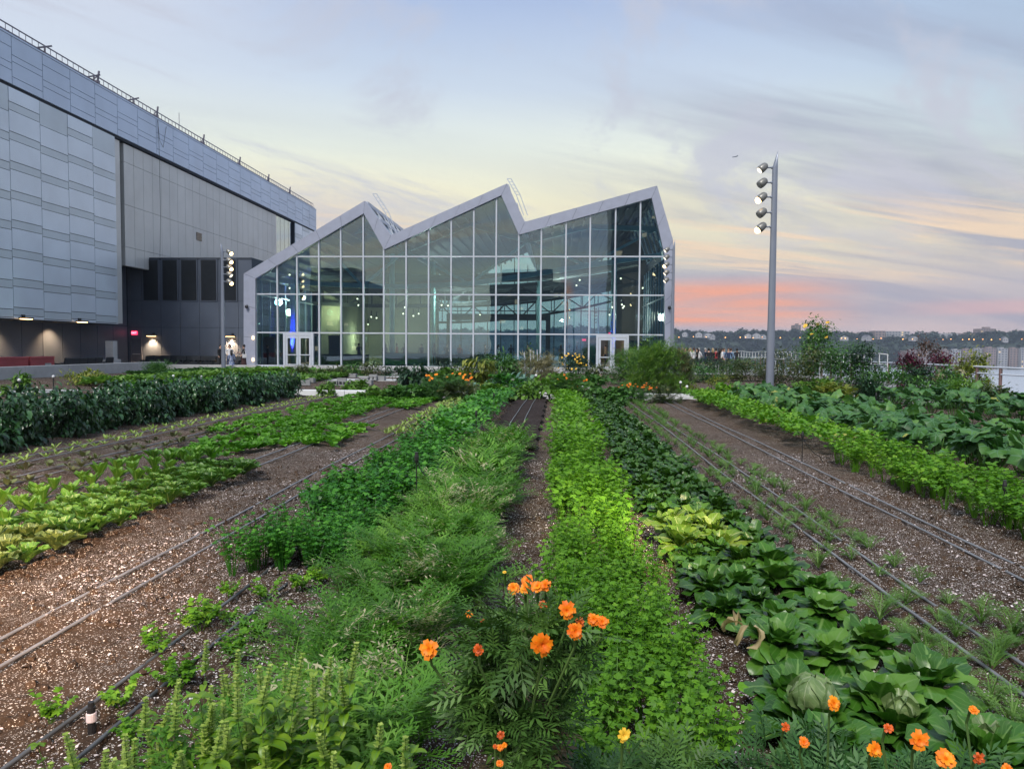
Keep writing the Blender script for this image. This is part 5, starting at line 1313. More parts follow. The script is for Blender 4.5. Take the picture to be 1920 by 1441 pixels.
def bush(w, d, h, n, ll, lw, clumps=14, spread=.30, droop=.2, quads=1, base=.1, seed=0, nstem=6, top=1.0, kind='kite'):
    """leaves gathered in clumps through a dome, over a few bare stems"""
    g = random.Random(seed*77+5); ps = []; C = []
    for _ in range(clumps):
        a = g.uniform(0, 6.283); u = g.uniform(0, 1)**.5; zz = g.uniform(base, 1.0)
        rad = math.sqrt(max(0.05, 1-((zz-.4)/.68)**2))*u
        C.append((math.cos(a)*rad*w/2*.85, math.sin(a)*rad*d/2*.85, zz*h*.85, g.uniform(.6, 1.2)))
    for i in range(n):
        c = C[g.randrange(clumps)]; s = spread*c[3]
        x = c[0]+g.gauss(0, s*w*.42); y = c[1]+g.gauss(0, s*d*.42); z = c[2]+g.gauss(0, s*h*.38)
        if z < .02: z = g.uniform(.02, .3*h)
        az = math.atan2(y, x) - math.pi/2 + g.gauss(0, .9); L_ = ll*g.uniform(.6, 1.3); r = g.random()
        pit = g.gauss(.35 - droop, .55)
        if kind == 'kite': k = kite(L_, L_*lw, pit, (x,y,z), az, .45, .1, r)
        elif kind == 'leaf': k = xf(leaf(L_, L_*lw, 3, 1, pit, .9+droop, .35, 0, sm, r), rotm(az), (x,y,z))
        elif kind == 'fan': k = xf(cat(fan(L_, r)), rotm(az, pit, g.gauss(0,.4)), (x,y,z))
        elif kind == 'pinn':
            q = []
            for m in range(4):
                for s_ in (-1, 1): q.append(kite(L_*.42, L_*.10, 0, (0, L_*(.2+.2*m), 0), s_*-.85, .5, .1, r))
            q.append(kite(L_*.45, L_*.12, 0, (0, L_*.85, 0), 0, .5, .1, r)); q.append(kite(L_, L_*.035, r=r))
            k = xf(cat(q), rotm(az, pit, g.gauss(0,.4)), (x,y,z))
        elif kind == 'feather':
            q = [kite(L_, L_*.10, .3*m, (0,0,0), (m-1.5)*.5, .4, .2, r) for m in range(4)]
            k = xf(cat(q), rotm(az, pit), (x,y,z))
        ps.append(k)
    for _ in range(nstem):
        c = C[g.randrange(clumps)]; ps.append(ribbon([(g.gauss(0,.03), g.gauss(0,.03), 0), (c[0]*.5, c[1]*.5, c[2]*.5), (c[0], c[1], c[2])], .018, .1))
    return cat(ps)
def put(name, arr, mat, loc, label, cat_, group=None, rz=0., smooth=False, sc=1.0):
    o = np_obj(name, arr, mat, smooth=smooth); o.location = loc; o.rotation_euler = (0,0,rz); o.scale = (sc,)*3
    return tag(o, label, cat_, group)
def multi(name, objs_mesh, spots, label, cat_, group, sc=(.85,1.15), seed=1, mats=None):
    g = random.Random(seed)
    protos = [o for o in objs_mesh]
    for i, pos in enumerate(spots):
        p = protos[i % len(protos)]
        o = bpy.data.objects.new(name, p); COL.objects.link(o)
        o.location = pos[:3]; o.rotation_euler = (g.gauss(0,.06), g.gauss(0,.06), g.uniform(0,6.283)); s = g.uniform(*sc)*(pos[3] if len(pos) > 3 else 1); o.scale = (s,s,s*g.uniform(.9,1.1))
        lab = label(pos, i) if callable(label) else label
        tag(o, lab, cat_, group)
def mesh_of(arr, mat, name, smooth=True):
    o = np_obj(name, arr, mat, smooth=smooth); me = o.data; bpy.data.objects.remove(o); return me
def bedpos(xc, half, y0, y1, dens, seed, edge=.12):
    g = np.random.default_rng(seed); n = int((y1-y0)*2*half*dens)
    y = g.uniform(y0, y1, n); hw = half*(1+.10*np.sin(y*3.1+seed)+.06*np.sin(y*7.7+seed))
    x = xc + g.uniform(-1, 1, n)*hw
    k = np.ones(n); return np.stack([x, y, np.zeros(n)+.02], 1)

# ---------------------------------------------------------------- dense beds
def two_lod(near, mid, far, xc, half, y0, y1, dens, mat, name, label, cat_, seed, sc=(.8,1.2), ends=(6.5, 12)):
    arrs = []
    for pr, a, b, dn in ((near, y0, min(y1, ends[0]), dens), (mid, max(y0, ends[0]), min(y1, ends[1]), dens*.9), (far, max(y0, ends[1]), y1, dens*.75)):
        if b > a: arrs.append(scatter(pr, bedpos(xc, half, a, b, dn, seed+int(a*3)), sc, .16, seed+int(b)))
    o = np_obj(name, cat(arrs), mat); tag(o, label, cat_, kind='stuff'); return o
cel0 = [celery(.36, 13, 0) for _ in range(5)]; cel1 = [celery(.36, 11, 1) for _ in range(4)]; cel2 = [celery(.36, 9, 2) for _ in range(4)]
two_lod(cel0, cel1, cel2, .34, .34, 2.0, 26.0, 46, FM['celery'], 'celery_bed', 'long bright green celery bed running down the middle', 'celery bed', 11)
two_lod(cel0, cel1, cel2, -1.95, .48, 5.3, 26.0, 36, FM['parsley'], 'dark_celery_bed', 'long dark glossy green celery bed left of the carrots', 'celery bed', 21, (.85, 1.25))
two_lod(cel0, cel1, cel2, 4.75, .52, 5.5, 26.0, 34, FM['rcelery'], 'yellowing_celery_bed', 'green celery bed with yellowing patches in front of the squash', 'celery bed', 31, (.85, 1.25))
car0 = [carrot(.40, 12, 0) for _ in range(5)]; car1 = [carrot(.40, 12, 1) for _ in range(4)]
car2 = [carrot(.40, 9, 1) for _ in range(3)]
two_lod(car0, car1, car2, -.90, .31, 2.2, 13.3, 46, FM['carrot'], 'carrot_bed', 'feathery grey green carrot bed with withered tips in the middle', 'carrot bed', 41, (.8, 1.2), (7.5, 12))
sal = [head(9, .13, .09, 1.3, .4, .6, 3, 1, .06, .3) for _ in range(5)]
def salad(name, xc, half, y0, y1, mat, label, seed, dens=34, sc=(.8,1.35)):
    o = np_obj(name, scatter(sal, bedpos(xc, half, y0, y1, dens, seed), sc, .2, seed), mat); tag(o, label, 'salad bed', kind='stuff')
salad('salad_bed', -5.5, .56, 10.8, 26, FM['carpet'], 'bright green salad bed behind the small cos lettuces', 51)
salad('salad_bed', -4.35, .52, 12.4, 15.6, FM['carpet'], 'short bright green salad patch behind the romaine row', 52)
salad('salad_bed', -4.35, .46, 20.5, 26, FM['carpet'], 'bright green salad patch at the far end by the kerb', 53)
salad('salad_bed', -6.7, .50, 14.2, 26, FM['carpet'], 'green salad bed between the bronze seedlings and the kerb', 54, 22, (.7,1.1))
# far left rows, in the ground beyond the pepper hedge
salad('leafy_row', -12.6, .8, 19, 45, FM['bright'], 'bright green leafy row just behind the dark pepper hedge', 55, 14, (2.0,3.4))
salad('leafy_row', -15.2, .9, 26, 47, FM['carpet'], 'light green leafy row in front of the left terrace wall', 56, 12, (2.0,3.2))
salad('leafy_row', -18.8, 1.0, 30, 49, FM['bright'], 'light green leafy row beside the standing people', 57, 10, (2.4,3.8))
salad('leafy_row', -11.4, .7, 12, 30, FM['mid'], 'mid green leafy row right behind the pepper hedge', 58, 14, (2,3))
salad('leafy_row', -22.5, 1.5, 40, 49, FM['mid'], 'low mid green row at the foot of the terrace wall', 59, 7, (2,3))

# ---------------------------------------------------------------- countable crops
rom = [mesh_of(head(24, .22, .125, 1.55, .65, .7, 6, 2, .10, .6, core=.04), FM['romaine'], 'romaine_head') for _ in range(6)]
romr = [mesh_of(head(24, .22, .125, 1.55, .65, .7, 6, 2, .10, .6, core=.04), FM['romred'], 'romaine_head') for _ in range(3)]
sp_ = []; sp2 = []
g = random.Random(4)
y = 4.6
while y < 9.9:
    for k, x in enumerate((-4.14, -4.40, -4.66, -4.92)):
        q = (x+g.gauss(0,.02), y+(.15 if k % 2 else 0)+g.gauss(0,.03), .03)
        (sp2 if (y < 5.9 and g.random() < .7) else sp_).append(q)
    y += .31
multi('romaine_lettuce', rom, sp_, 'full green romaine head in the triple row at the left edge of the bare path', 'lettuce', 'romaine heads beside the bare path', (.80,1.04), 3)
multi('romaine_lettuce', romr, sp2, 'bronze tinged romaine head at the near left end of the triple row', 'lettuce', 'bronze tinged romaine heads', (.9,1.12), 4)
cosm = [mesh_of(head(16, .21, .085, 1.5, .95, .5, 4, 1, .05, .4), FM['cos'], 'cos_head') for _ in range(5)]
sp_ = []; y = 5.4
while y < 11.0:
    for k, x in enumerate((-5.15, -5.5, -5.85)): sp_.append((x+g.gauss(0,.03), y+(.2 if k % 2 else 0)+g.gauss(0,.04), .03))
    y += .42
multi('cos_lettuce', cosm, sp_, 'small upright cos lettuce standing apart from its neighbours behind the romaine rows', 'lettuce', 'small cos lettuces', (.9,1.15), 5)
redm = [mesh_of(head(7, .11, .07, 1.3, .3, .5, 3, 1, .08, .3), FM['redlet'], 'bronze_seedling') for _ in range(4)]
sp_ = []; y = 7.4
while y < 15.2:
    for x in (-6.5, -6.78, -7.05):
        if g.random() < .85: sp_.append((x+g.gauss(0,.03), y+g.gauss(0,.06), .03))
    y += .36
multi('lettuce_seedling', redm, sp_, 'tiny bronze lettuce seedling between the drip tubes left of the cos lettuces', 'seedling', 'bronze lettuce seedlings', (.8,1.5), 6)
limm = [mesh_of(head(5, .11, .045, 1.2, .5, .5, 3, 1, .03, .3), FM['lime'], 'lime_seedling') for _ in range(4)]
sp_ = []; y = 8.3
while y < 25.6:
    for x in (-7.68, -8.08):
        sp_.append((x+g.gauss(0,.02), y+g.gauss(0,.05), .03))
    y += .3 + (y > 16)*.06
multi('lettuce_seedling', limm, sp_, 'yellow green seedling along the drip tubes in front of the dark pepper hedge', 'seedling', 'lime seedlings by the pepper hedge', (.9,1.3), 7)
sp_ = []; y = 14.2
while y < 25.8:
    for x in (-3.32, -3.08, -2.84):
        sp_.append((x+g.gauss(0,.03), y+g.gauss(0,.05), .03))
    y += .34
multi('lettuce_seedling', limm, sp_, 'pale lime seedling beside the dark celery bed at its far end', 'seedling', 'lime seedlings by the dark celery', (1.1,1.7), 8)
csm = [mesh_of(carrot(.14, 14, 0), FM['seedling'], 'carrot_seedling', False) for _ in range(5)]
sp_ = []; y = 2.9
while y < 25.5:
    for k, x in enumerate((2.12, 2.44, 2.74)):
        if g.random() < (.95 if y < 5 else .8): sp_.append((x+g.gauss(0,.04), y+g.gauss(0,.05), .02, 1.15 if y < 5 else .95))
    y += .17 if y < 4.6 else .27
multi('carrot_seedling', csm, sp_, 'small feathery carrot seedling along the pair of drip tubes right of the chard', 'seedling', 'carrot seedlings by the drip tubes', (.7,1.35), 9)
ycm = [mesh_of(celery(.20, 8, 0, .9, .045), FM['celery'], 'young_celery', False) for _ in range(4)]
sp_ = []
for (a, b) in ((95,1350),(225,1325),(315,1270),(290,1225),(375,1185),(430,1165),(440,1235),(335,1290),(530,1160),(470,1200),(432,1118),(388,1170),(505,1125),(560,1108),(250,1390),(600,1090)):
    q = gp(a, b, .03); sp_.append((q.x, q.y, .02))
multi('young_celery_plant', ycm, sp_, 'young celery plant on its own among pale mulch near the front left', 'celery', 'young celery plants', (.6,.95), 10)

# chard and heads in the right bed
chm = [mesh_of(head(32, .20, .13, 1.5, .2, 1.5, 7, 2, .11, .2, twist=.4), FM['chard'], 'chard_plant') for _ in range(6)]
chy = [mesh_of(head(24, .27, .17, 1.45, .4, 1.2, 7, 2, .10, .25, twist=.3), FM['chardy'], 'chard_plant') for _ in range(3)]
sp_ = []; sp2 = []; y = 3.05
while y < 26:
    for k, x in enumerate((1.06, 1.36, 1.68)):
        q = (x+g.gauss(0,.04)+(.12 if y < 4.5 else 0), y+(.16 if k % 2 else 0)+g.gauss(0,.05), .03)
        if 7.0 < y < 7.5 and k == 0: continue
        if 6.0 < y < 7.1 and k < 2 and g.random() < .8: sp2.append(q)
        else: sp_.append(q)
    y += .29 if y < 14 else .38
chb = [mesh_of(head(26, .25, .17, 1.5, .25, 1.4, 7, 2, .10, .2, twist=.35), FM['chardn'], 'chard_plant') for _ in range(5)]
near_ = [q for q in sp_ if q[1] < 5.2][::2] + [q for q in sp_ if 5.2 <= q[1] < 6.2][::3]; sp_ = [q for q in sp_ if q not in near_ and q[1] >= 4.6]
multi('chard_plant', chb, near_, 'large glossy green broad leaved plant at the near end of the long leafy bed', 'leafy plant', 'large leafy plants at the near end', (.95,1.2), 33)
multi('chard_plant', chm, sp_, 'dark green broad leaved plant packed in the long bed right of the bright celery', 'leafy plant', 'dark leafy plants right of the celery', (.88,1.2), 12)
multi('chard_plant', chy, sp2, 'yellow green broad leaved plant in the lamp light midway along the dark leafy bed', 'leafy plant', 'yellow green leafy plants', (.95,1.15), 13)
def ball_arr(r, seed):
    g = random.Random(seed); ns, nr = 18, 11; V = []; U = []
    for k in range(nr+1):
        th = .12+(math.pi-.24)*k/nr
        for i in range(ns):
            a = 2*math.pi*i/ns; b_ = 1+.07*math.sin(3*a+seed+2*th)+.05*math.sin(7*a-3*th)+.04*math.sin(9*th+2*a)+g.gauss(0,.012)
            V.append((r*b_*math.sin(th)*math.cos(a), r*b_*math.sin(th)*math.sin(a), r*.85*b_*math.cos(th))); U.append(((i*3/ns) % 1, 1-k/nr))
    Q = [(k*ns+i, (k+1)*ns+i, (k+1)*ns+(i+1)%ns, k*ns+(i+1)%ns) for k in range(nr) for i in range(ns)]
    return np.array(V), np.array(Q), np.array([g.random()*.6 for _ in Q]), np.array(U)
for i, (a, b, lab) in enumerate(((1525,1270,'round pale cabbage head at the front of the dark leafy bed'), (1690,1275,'pale crinkled cabbage to the right of the round cabbage head'), (1850,1320,'pale open cabbage at the lower right edge'))):
    q = gp(a, b, .30); t = empty('cabbage', (q.x, q.y, .02), label=lab, cat='cabbage')
    hd = cat([xf(ball_arr((.092,.058,.05)[i], i*5+1), rotm(), (0,0,(.21,.16,.15)[i]))] + [xf(leaf((.20,.14,.13)[i], (.22,.15,.14)[i], 6, 3, 1.5, -.9, .75, .03, broad, .5*g.random(), k), rotm(k*1.3+g.random()), (0,0,.10)) for k in range(5)])
    np_obj('heart', hd, FM['cabbage'], t, smooth=True)
    np_obj('outer_leaves', head(22, .28, .21, 1.2, .25, 1.0, 7, 2, .07, .4, twist=.15), FM['chardn'], t, smooth=True)
wl = cat([xf(leaf(.13, .055, 7, 2, 1.0-.5*k, 2.6, 1.0, .16, sm, .2*k, k, .4), rotm(k*1.3), (.03*k,0,.1)) for k in range(4)])
q = gp(1380, 1150, .42); put('withered_leaf', wl, FM['wilt'], (q.x, q.y, .26), 'curled brown withered leaf clump lying on the dark leafy bed', 'withered leaf', smooth=True)

# pepper hedge
pm = [mesh_of(bush(.8, .8, .85, 420, .15, .42, 16, .24, .75, kind='leaf', seed=s, base=.05), FM['pepper'], 'pepper_bush') for s in range(5)]
sp_ = []; y = 8.4
while y < 25.2:
    for x in (-9.25, -9.95): sp_.append((x+g.gauss(0,.06), y+g.gauss(0,.07)+(.2 if x < -9.5 else 0), 0))
    y += .52
multi('pepper_bush', pm, sp_, 'dark drooping pepper bush in the dense double hedge on the left', 'pepper plant', 'pepper bushes of the dark hedge', (.95,1.18), 14)

# squash
def palmate(R, r):
    ns = 20; rings = (.06, .35, .7, 1.0); V = []; U = []
    for k, rr in enumerate(rings):
        for i in range(ns):
            a = -math.pi + 2*math.pi*i/ns; lob = 1 - .30*(.5+.5*math.cos(a*5))*rr - .35*max(0, math.cos(a-math.pi))**6*rr
            if i % 2: lob *= 1-.07*rr
            z = .10*rr - .28*rr*rr + .07*math.sin(a*5)*rr
            V.append((R*rr*lob*math.sin(a), R*rr*lob*math.cos(a), R*z)); U.append((.5+.5*math.sin(a*2.5)*rr, rr))
    Q = [(k*ns+i, k*ns+(i+1)%ns, (k+1)*ns+(i+1)%ns, (k+1)*ns+i) for k in range(3) for i in range(ns)]
    return np.array(V), np.array(Q), np.full(len(Q), r), np.array(U)
def squash(seed, n=20):
    g = random.Random(seed); ps = []
    for i in range(n):
        az = g.uniform(0, 6.283); rad = g.uniform(.05, .6); hh = g.uniform(.28, .68)*(1.1-rad*.5); p = np.array((rad*math.cos(az), rad*math.sin(az), hh))
        ps.append(ribbon([(p[0]*.3, p[1]*.3, 0), (p[0]*.7, p[1]*.7, hh*.6), tuple(p)], .022, .9))
        ps.append(xf(palmate(g.uniform(.12, .21), g.random()), rotm(az-math.pi/2, g.uniform(-1.1, .35), g.gauss(0,.4)), p))
    return cat(ps)
sqm = [mesh_of(squash(s), FM['squash'], 'squash_plant') for s in range(6)]
sp_ = []; y = 9.0
while y < 26.2:
    for x in (5.95, 6.7, 7.5):
        if x > 7.2 and y > 20: continue
        sp_.append((x+g.gauss(0,.1), y+g.gauss(0,.12), 0))
    y += .72
multi('squash_plant', sqm, sp_, 'squash plant with big lobed leaves behind the yellowing celery bed on the right', 'squash plant', 'squash plants right of the path', (.72,1.0), 15)
sp_ = [(x+g.gauss(0,.15), y_+g.gauss(0,.15), 0) for y_ in (15.5, 17, 18.5, 20, 21.5, 23, 24.5) for x in (10.6, 11.5, 12.4, 13.3) if x*1.9 > y_*.9-2]
multi('squash_plant', sqm, sp_, 'blue green squash plant at the far right edge before the railing', 'squash plant', 'squash plants by the railing', (.8,1.1), 16)

# ---------------------------------------------------------------- shrubs and tall plants by pixel of foot
def shrub_at(px, base, wpx, hpx, kind, mat, label, n=500, ll=.14, lw=.4, clumps=14, depth=None, seed=None, cat_='shrub', group=None, name='shrub', spread=.28, Yd=None, smooth=False, droop=.2, bz=.08):
    q = gp(px, base, 0.0) if Yd is None else fp(px, base, Yd)
    s = q.y/F_; w_ = wpx*s*1.05; h_ = hpx*s*1.12
    z0 = 0.0 if Yd is None else 0.05
    a = bush(w_, depth or w_*.8, h_ if Yd is None else h_, n, ll, lw, clumps, spread, droop, kind=kind, seed=seed if seed is not None else int(px+base), base=bz)
    o = np_obj(name, a, FM[mat], smooth=smooth); o.location = (q.x, q.y + (depth or w_*.8)*.35, z0); tag(o, label, cat_, group)
    return q, w_, h_
def blooms(q, w_, h_, n, r, mat, owner_name, zlo=.6, seed=1, dy=.3):
    """flower heads as parts of the plant made last"""
    own = [o for o in COL.objects if o.name.startswith(owner_name)][-1] if isinstance(owner_name, str) else owner_name
    g = random.Random(seed); me = mesh_of(flower_arr(r, 6, 1), FM[mat], 'flower', False)
    for i in range(n):
        a = g.uniform(0, 6.28); rr = g.uniform(.1, 1)**.5
        f = bpy.data.objects.new('flower', me); COL.objects.link(f); f.parent = own
        f.location = (math.cos(a)*rr*w_*.48, math.sin(a)*rr*w_*.35 - dy*.3, h_*(zlo+(1.08-zlo)*g.random()*(1-.3*rr)))
        f.rotation_euler = (g.uniform(.3, 1.2), 0, g.uniform(-.7, .7))
def flower_arr(r, npet=8, layers=2):
    ps = []
    for l in range(layers):
        npet_ = npet + random.choice((-1,0,0,1))
        for k in range(npet_):
            Lp = r*(1-.30*l)*random.uniform(.82,1.1); 
            p = leaf(Lp, Lp*.82, 3, 1, .25+.45*l, .7+random.uniform(-.2,.3), .25, .06, lambda t: (.3+.75*t) if t < .9 else .62, random.random(), k)
            ps.append(xf(p, rotm(2*math.pi*(k+.5*l)/npet_+random.uniform(-.12,.12)), (0,0,.1*r*l)))
    for k in range(9): ps.append(kite(r*.3, r*.16, .9, (0,0,.1*r), k*.7, .5, .1, .0))
    return cat(ps)
S = shrub_at
last = lambda: COL.objects[-1]
S(775,740,70,48,'leaf','dark','dark leafy clump left of the orange flowers before the facade',700,.30,.35,10,seed=1,droop=.5)
q = S(825,752,120,46,'pinn','mid','broad low marigold clump with orange flowers left of the middle',900,.20,.4,16,seed=2,name='marigold_clump',cat_='marigolds'); blooms(*q, 20, .045, 'petal', last(), .75, 3)
S(855,752,90,34,'pinn','olive','low olive green clump touching the kerb left of the middle',700,.16,.4,14,seed=3)
S(892,728,74,52,'leaf','yellow','leafy yellow green clump in front of the middle panes',520,.34,.28,9,seed=4,droop=.6)
S(940,722,90,60,'leaf','mid','round mid green bush right of the yellow green clump',1300,.20,.45,18,seed=5)
S(858,712,96,36,'leaf','dark','low dark bush at the facade left of the middle',900,.2,.4,18,seed=6)
S(945,748,72,44,'fan','parsley','low dark parsley clump behind the dark celery bed',500,.13,.4,12,seed=7)
S(955,738,84,34,'leaf','blue','blue green cabbage patch left of the straw coloured bush',420,.26,.6,12,seed=8,droop=.1)
S(995,752,96,34,'leaf','bright','bright green leafy clump at the head of the compost bed',420,.2,.6,12,seed=9)
S(1008,736,76,66,'feather','straw','dry straw coloured bush with stakes in the middle',1500,.20,.4,26,seed=10)
S(1000,700,34,48,'leaf','mid','small upright green bush behind the stakes',420,.18,.4,9,seed=11)
S(1028,728,40,36,'leaf','straw','small pale dry plant beside the straw bush',300,.2,.4,9,seed=12)
q = S(1072,752,66,46,'pinn','mid','round marigold bush with red orange flowers behind the celery bed',900,.18,.4,14,seed=13,name='marigold_clump',cat_='marigolds'); blooms(*q, 16, .042, 'petal', last(), .35, 4)
S(1048,745,46,40,'fan','bright','low feathery green clump left of the red orange marigold bush',420,.16,.4,10,seed=14)
q = S(1072,706,58,42,'leaf','dark','dark bush covered in small yellow flowers before the right panes',600,.2,.35,12,seed=15,name='flowering_bush'); blooms(*q, 34, .07, 'petalyel', last(), .3, 5)
S(1098,704,80,16,'leaf','olive','low olive border at the foot of the right door',500,.16,.4,16,seed=16)
S(1145,758,84,28,'fan','mid','low green clump at the far end of the dark leafy bed',500,.14,.4,12,seed=17)
S(1185,722,96,62,'feather','mid','left dark green half of the big feathery bush by the right door',2400,.20,.5,26,seed=18)
S(1240,742,120,92,'feather','feather','big feathery yellow green bush before the right corner of the pavilion',4200,.19,.5,36,seed=19)
S(1275,740,56,80,'feather','olive','right olive side of the big feathery bush',1400,.19,.5,18,seed=29)
q = S(1196,755,76,32,'pinn','mid','orange marigold clump in front of the big feathery bush',700,.16,.4,12,seed=20,name='marigold_clump',cat_='marigolds'); blooms(*q, 30, .038, 'petal', last(), .7, 6)
S(1250,756,60,30,'pinn','olive','dry reddish marigold clump below the feathery bush',500,.15,.4,12,seed=21)
S(1160,762,34,28,'leaf','mid','small leafy clump between the kerb and the carrot seedlings',250,.16,.5,8,seed=22)
for i, (a, b, w_, h_, mt) in enumerate(((1315,718,100,46,'mid'),(1365,716,100,52,'olive'),(1415,716,90,54,'olive'),(1330,700,80,34,'dark'),(1400,700,80,36,'mid'))):
    S(a,b,w_,h_*.76,'kite',mt, ['grey green hedge plant right of the feathery bush','olive hedge plant below the crowd','straw tinged hedge plant left of the tall lamp pole','dark hedge plant just below the crowd','mid green hedge plant behind the olive ones'][i],1800,.13,.55,22,seed=40+i)
S(1300,742,60,24,'kite','yellow','small yellow green plant behind the kerb right of the feathery bush',380,.13,.5,10,seed=46)
S(1352,735,56,26,'kite','yellow','pale yellow green plant behind the kerb left of the lamp pole',380,.13,.5,10,seed=47)
S(1345,756,70,32,'fan','rcelery','light green clump at the far end of the yellowing celery bed',500,.13,.5,12,seed=48)
for i, (a, b, w_, h_, mt, n_) in enumerate(((1475,728,100,68,'olive',2200),(1530,738,100,80,'olive',2500),(1525,705,100,62,'mid',1500),(1590,742,100,86,'mid',2400),(1635,742,80,90,'dark',2300),(1600,704,100,60,'mid',1700))):
    S(a,b,w_,h_,'kite',mt, ['straw tinged tomato plant right of the tall lamp pole','olive tomato plant under the sunflower','mid green tomato plant behind the olive one','tall mid green tomato plant below the white fence end','tall dark tomato plant at the end of the white fence','mid green bush under the white fence'][i],n_,.13,.5,26,seed=50+i,name='tomato_plant',cat_='tomato plant')
S(1545,752,90,40,'fan','bright','bright green low clump behind the kerb right of the lamp pole',800,.15,.5,16,seed=60)
S(1580,756,80,36,'fan','yellow','yellow green low clump behind the kerb',600,.13,.5,14,seed=61)
q = S(1540,706,80,96,'leaf','mid','tall sunflower plant rising above the white fence',2600,.20,.5,20,seed=62,name='sunflower',cat_='sunflower'); blooms(*q, 10, .14, 'petalyel', last(), .45, 7)
S(1541,640,26,34,'leaf','burgbrn','thin dark purple top sprig of the tall sunflower',90,.16,.4,9,Yd=gp(1540,700).y+.5,seed=63,name='purple_sprig') if False else None
for i, (a, b, w_, h_, mt) in enumerate(((1708,730,44,60,'burg'),(1745,722,60,76,'burgbrn'),(1785,730,62,62,'burg'),(1835,740,60,68,'yellow'))):
    S(a,b,w_*1.1,h_*1.05,'leaf',mt, ['burgundy amaranth left of the tall brown one','tall brown red amaranth with a pointed top','burgundy amaranth right of the tall brown one','yellow green tall plant beside the railing'][i],1500,.15,.45,16,seed=70+i,name='amaranth',cat_='amaranth' if i < 3 else 'tall plant')
for i, (a, b, w_, h_, mt) in enumerate(((1690,756,110,58,'mid'),(1760,760,110,50,'mid'),(1640,756,60,40,'dark'),(1820,766,90,48,'bright'),(1868,770,70,40,'olive'),(1730,752,80,60,'dark'),(1790,752,70,62,'mid'))):
    S(a,b,w_,h_,'kite',mt, ['mid green loose flowering bush below the burgundy amaranth','mid green loose bush below the pale round flowers','dark bush at the right end of the visible kerb','bright green bush near the railing','olive bush with orange blooms near the railing','dark bush under the tall brown amaranth','green dahlia bush with pale round flowers'][i],1500,.13,.45,20,seed=80+i)
    if i == 6: blooms(gp(a,b), 70*gp(a,b).y/F_, 62*gp(a,b).y/F_, 6, .13, 'straw', last(), .6, 9)
    if i == 4: blooms(gp(a,b), 70*gp(a,b).y/F_, 40*gp(a,b).y/F_, 8, .06, 'petal', last(), .3, 9)
for i, (a, b, w_, h_, k_, mt, n_, lab) in enumerate(((905,705,60,40,'leaf','dark',700,'dark bush hard against the middle facade panes'),(1120,712,50,26,'leaf','olive',400,'olive low bush under the right door frame'),(965,710,50,40,'leaf','dark',600,'dark purple green bush left of the stakes'),(830,728,70,34,'fan','bright',700,'fresh green clump between the dark clump and the yellow green one'),(1110,735,54,30,'fan','mid',420,'green clump on the brown path before the right door'),(760,752,90,26,'fan','mid',700,'low green carpet clump on the kerb left of the middle'),(1215,700,110,44,'feather','feather',1800,'back row feathery bush against the right panes'),(925,752,60,26,'fan','bright',420,'bright low clump where the dark celery meets the kerb'))):
    S(a,b,w_,h_,k_,mt,lab,n_,.17,.5,16,seed=120+i)
# left background clumps
S(290,704,64,22,'feather','mid','low round dark green bush at the terrace wall near the service door',900,.22,.5,18,seed=90)
for i, (a, b, w_, h_, mt) in enumerate(((575,712,70,26,'olive'),(625,708,60,22,'olive'),(655,706,50,20,'mid'),(695,706,60,26,'olive'),(735,706,60,20,'dark'))):
    S(a,b,w_,h_,'leaf',mt, ['reddish olive border bush below the left door','olive border bush right of the left door','mid green border bush by the facade foot','olive border bush near the warm lit panes','dark low border bush left of the dark clump'][i],600,.18,.4,14,seed=91+i)
S(610,745,34,26,'leaf','bright','small bright green bush standing on the kerb line',320,.14,.5,9,seed=97)
S(25,742,50,40,'leaf','bright','light green bush with a small sunflower at the left edge',400,.2,.4,10,seed=98)
S(150,722,80,30,'leaf','yellow','yellow green bush behind the left end of the pepper hedge',600,.2,.4,14,seed=99)
for i, (a, b, w_) in enumerate(((700,748,60),(735,750,60),(665,735,60))):
    S(a,b,w_,18,'fan','bright', ['low bright clump left of the marigold clump','low bright clump touching the marigold clump','low green clump by the grey blocks'][i],500,.14,.5,12,seed=100+i)

